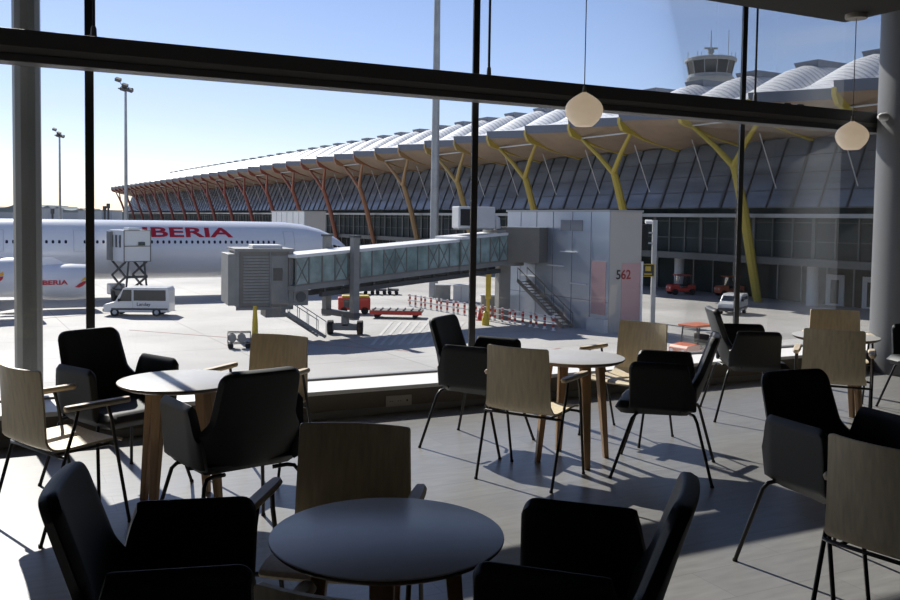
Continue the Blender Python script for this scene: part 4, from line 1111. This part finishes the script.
# masts
def mast(px, py_base, Y, top_z, r0_, r1_, label, head=True):
    b = at(px, py_base, Y); e = empty('light_mast', (b.x, b.y, GZ), 0, label, 'mast', 'apron light masts')
    a = MB(); a.tube([(b.x, b.y, GZ), (b.x, b.y, top_z*.5), (b.x, b.y, top_z)], [r0_, (r0_+r1_)/2, r1_], 14); a.build('shaft', M['steel'], e, smooth=True)
    if head:
        a = MB(); a.box((b.x, b.y, top_z), (2.6, .3, .2)); a.build('cross_arm', M['dkgrey'], e)
        for dx, dz in ((-1.2, 1.5), (-.3, -.1), (.9, -.3), (0, .5)):
            a = MB(); a.box((b.x+dx, b.y-.3, top_z+dz), (.95, .7, .55), 0, .3, .5); a.build('floodlight', M['dkgrey'], e)
        a = MB(); a.bar((b.x-.2, b.y, top_z), (b.x-1.2, b.y, top_z+1.4), .1); a.build('lamp_arm', M['dkgrey'], e)
mast(433.8, 260, 90, 36, .47, .22, 'tall grey light mast rising past the top of the photo beyond the bridge', True)
mast(126, 200, 160, CAMZ+125*160/900, .34, .2, 'light mast beyond the airliner, taller one near the left mullion')
mast(60, 200, 240, CAMZ+78*240/900, .36, .22, 'small far light mast between the steel pole and the left mullion')

# stand guidance post with sign
p = ground(652.3, 322.5)
gp = empty('guidance_post', (p.x, p.y, GZ), 0, 'grey post with black display box and yellow sign beside the gate house', 'post')
px_ = p
a = MB(); a.box((p.x, p.y, (GZ+1.9)/2), (.34, .34, 1.9-GZ)); a.build('post', M['steel'], gp)
a = MB(); a.box((p.x-.95, p.y-.1, .55), (.8, .6, 2.0)); a.build('display_box', M['rubber'], gp, bevel=.05)
a = MB(); a.bar((p.x, p.y, .9), (p.x-.6, p.y, .9), .12); a.bar((p.x, p.y, .1), (p.x-.6, p.y, .1), .12); a.build('bracket', M['steel'], gp)
a = MB(); a.box((p.x-.55, p.y-.3, 1.75), (.5, .4, .22), 0, 0, .3); a.build('floodlight', M['whitepaint'], gp)
a = MB(); a.box((p.x-.5, p.y-.25, -2.0), (1.0, .06, .98)); sgn = a.build('sign_board', M['signblack'], gp)
a = MB(); [a.box((p.x-.5+dx, p.y-.29, -2.0+dz), (sx, .02, sz)) for dx, dz, sx, sz in ((0, .47, 1.0, .05), (0, -.47, 1.0, .05), (-.48, 0, .05, .98), (.48, 0, .05, .98), (0, .12, .42, .36), (0, -.3, .6, .1))]
a.build('sign_markings', M['yellowpaint'], sgn)

# horizon
for i, (x0, x1, ytop, Y, m_) in enumerate(((-60, 12, 212, 560, 'far'), (41, 48, 208.5, 520, 'far'), (78, 90, 211, 600, 'far'), (96, 112, 210.5, 640, 'far'), (48, 80, 212.6, 620, 'far'))):
    pa, pb = at(x0, 214, Y), at(x1, 214, Y); zt = at((x0+x1)/2, ytop, Y).z
    e = empty('distant_building', ((pa.x+pb.x)/2, Y, GZ), 0, ['low hazy building on the horizon at the left photo edge', 'small pale block on the horizon right of the steel pole', 'low hazy shed on the horizon at the left mullion', 'hazy building on the horizon left of the terminal end', 'long low hazy building behind the small far mast'][i], 'building', 'hazy horizon buildings')
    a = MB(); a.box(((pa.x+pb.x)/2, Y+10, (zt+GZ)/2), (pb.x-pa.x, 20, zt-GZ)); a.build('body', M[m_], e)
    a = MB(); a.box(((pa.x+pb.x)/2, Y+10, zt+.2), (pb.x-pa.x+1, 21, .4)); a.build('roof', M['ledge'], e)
a = MB(); xs = -420
hp = []
while xs < 60:
    hp.append((xs, 4+3.5*random.random()+2*sin(xs*.03))); xs += 4
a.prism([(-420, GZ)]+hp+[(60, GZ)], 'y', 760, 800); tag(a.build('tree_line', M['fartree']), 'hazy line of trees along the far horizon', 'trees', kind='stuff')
for px0, yt in ((52.5, 209), (108.3, 203.5), (104.6, 206)):
    b = at(px0, 214, 300); z_ = at(px0, yt, 300).z
    a = MB(); a.tube([(b.x, b.y, GZ), (b.x, b.y, z_)], [.35, .35], 8); a.box((b.x, b.y, z_-.8), (.9, .9, 1.6))
    tag(a.build('beacon_post', M['dkgrey']), {52.5: 'dark beacon post on the horizon right of the steel pole', 108.3: 'taller dark beacon post left of the terminal end', 104.6: 'shorter dark beacon post left of the terminal end'}[px0], 'post', 'dark beacon posts')

# ------------------------------------------------------------------ light
SUN_AZ, SUN_EL = R(-32.5), R(38.4)
sd = Vector((sin(SUN_AZ)*cos(SUN_EL), cos(SUN_AZ)*cos(SUN_EL), sin(SUN_EL)))
sun = bpy.data.lights.new('sun', 'SUN'); so_ = bpy.data.objects.new('sun', sun); COL.objects.link(so_)
sun.energy = 6.6; sun.angle = R(.53); sun.color = (1, .955, .89)
so_.rotation_euler = sd.to_track_quat('Z', 'Y').to_euler()
wd_ = bpy.data.worlds.new('world'); SC.world = wd_; wd_.use_nodes = True; nt = wd_.node_tree
bg = nt.nodes['Background']; sk = nt.nodes.new('ShaderNodeTexSky'); sk.sky_type = 'NISHITA'
sk.sun_disc = False; sk.sun_elevation = SUN_EL; sk.sun_rotation = SUN_AZ; sk.altitude = 600; sk.air_density = 1.0; sk.dust_density = .25; sk.ozone_density = 3.0
tn = nt.nodes.new('ShaderNodeMix'); tn.data_type = 'RGBA'; tn.blend_type = 'MULTIPLY'; tn.inputs['Factor'].default_value = 1
tn.inputs[7].default_value = (1.06, .93, 1.0, 1)
tcw = nt.nodes.new('ShaderNodeTexCoord'); mpw = nt.nodes.new('ShaderNodeMapping'); mpw.inputs['Scale'].default_value = (1.2, 1.2, 5.5); mpw.inputs['Rotation'].default_value = (.25, .1, .3)
nzw = nt.nodes.new('ShaderNodeTexNoise'); nzw.inputs['Scale'].default_value = 2.6; nzw.inputs['Detail'].default_value = 7; nzw.inputs['Roughness'].default_value = .55; nzw.inputs['Distortion'].default_value = .6
rpw = nt.nodes.new('ShaderNodeMapRange'); rpw.inputs['From Min'].default_value = .52; rpw.inputs['From Max'].default_value = .80; rpw.inputs['To Max'].default_value = .30
cl = nt.nodes.new('ShaderNodeMix'); cl.data_type = 'RGBA'; cl.inputs[7].default_value = (6.5, 6.6, 6.8, 1)
nt.links.new(tcw.outputs['Generated'], mpw.inputs['Vector']); nt.links.new(mpw.outputs[0], nzw.inputs['Vector']); nt.links.new(nzw.outputs['Fac'], rpw.inputs[0]); nt.links.new(rpw.outputs[0], cl.inputs['Factor'])
nt.links.new(sk.outputs[0], tn.inputs[6]); nt.links.new(tn.outputs[2], cl.inputs[6]); nt.links.new(cl.outputs[2], bg.inputs[0]); bg.inputs[1].default_value = .115
SC.view_settings.view_transform = 'Standard'; SC.view_settings.look = 'None'; SC.view_settings.gamma = 1; SC.view_settings.exposure = .3
SC.view_settings.use_curve_mapping = False
SC.cycles.max_bounces = 10; SC.cycles.diffuse_bounces = 5; SC.cycles.transparent_max_bounces = 16
SC.cycles.sample_clamp_indirect = 6
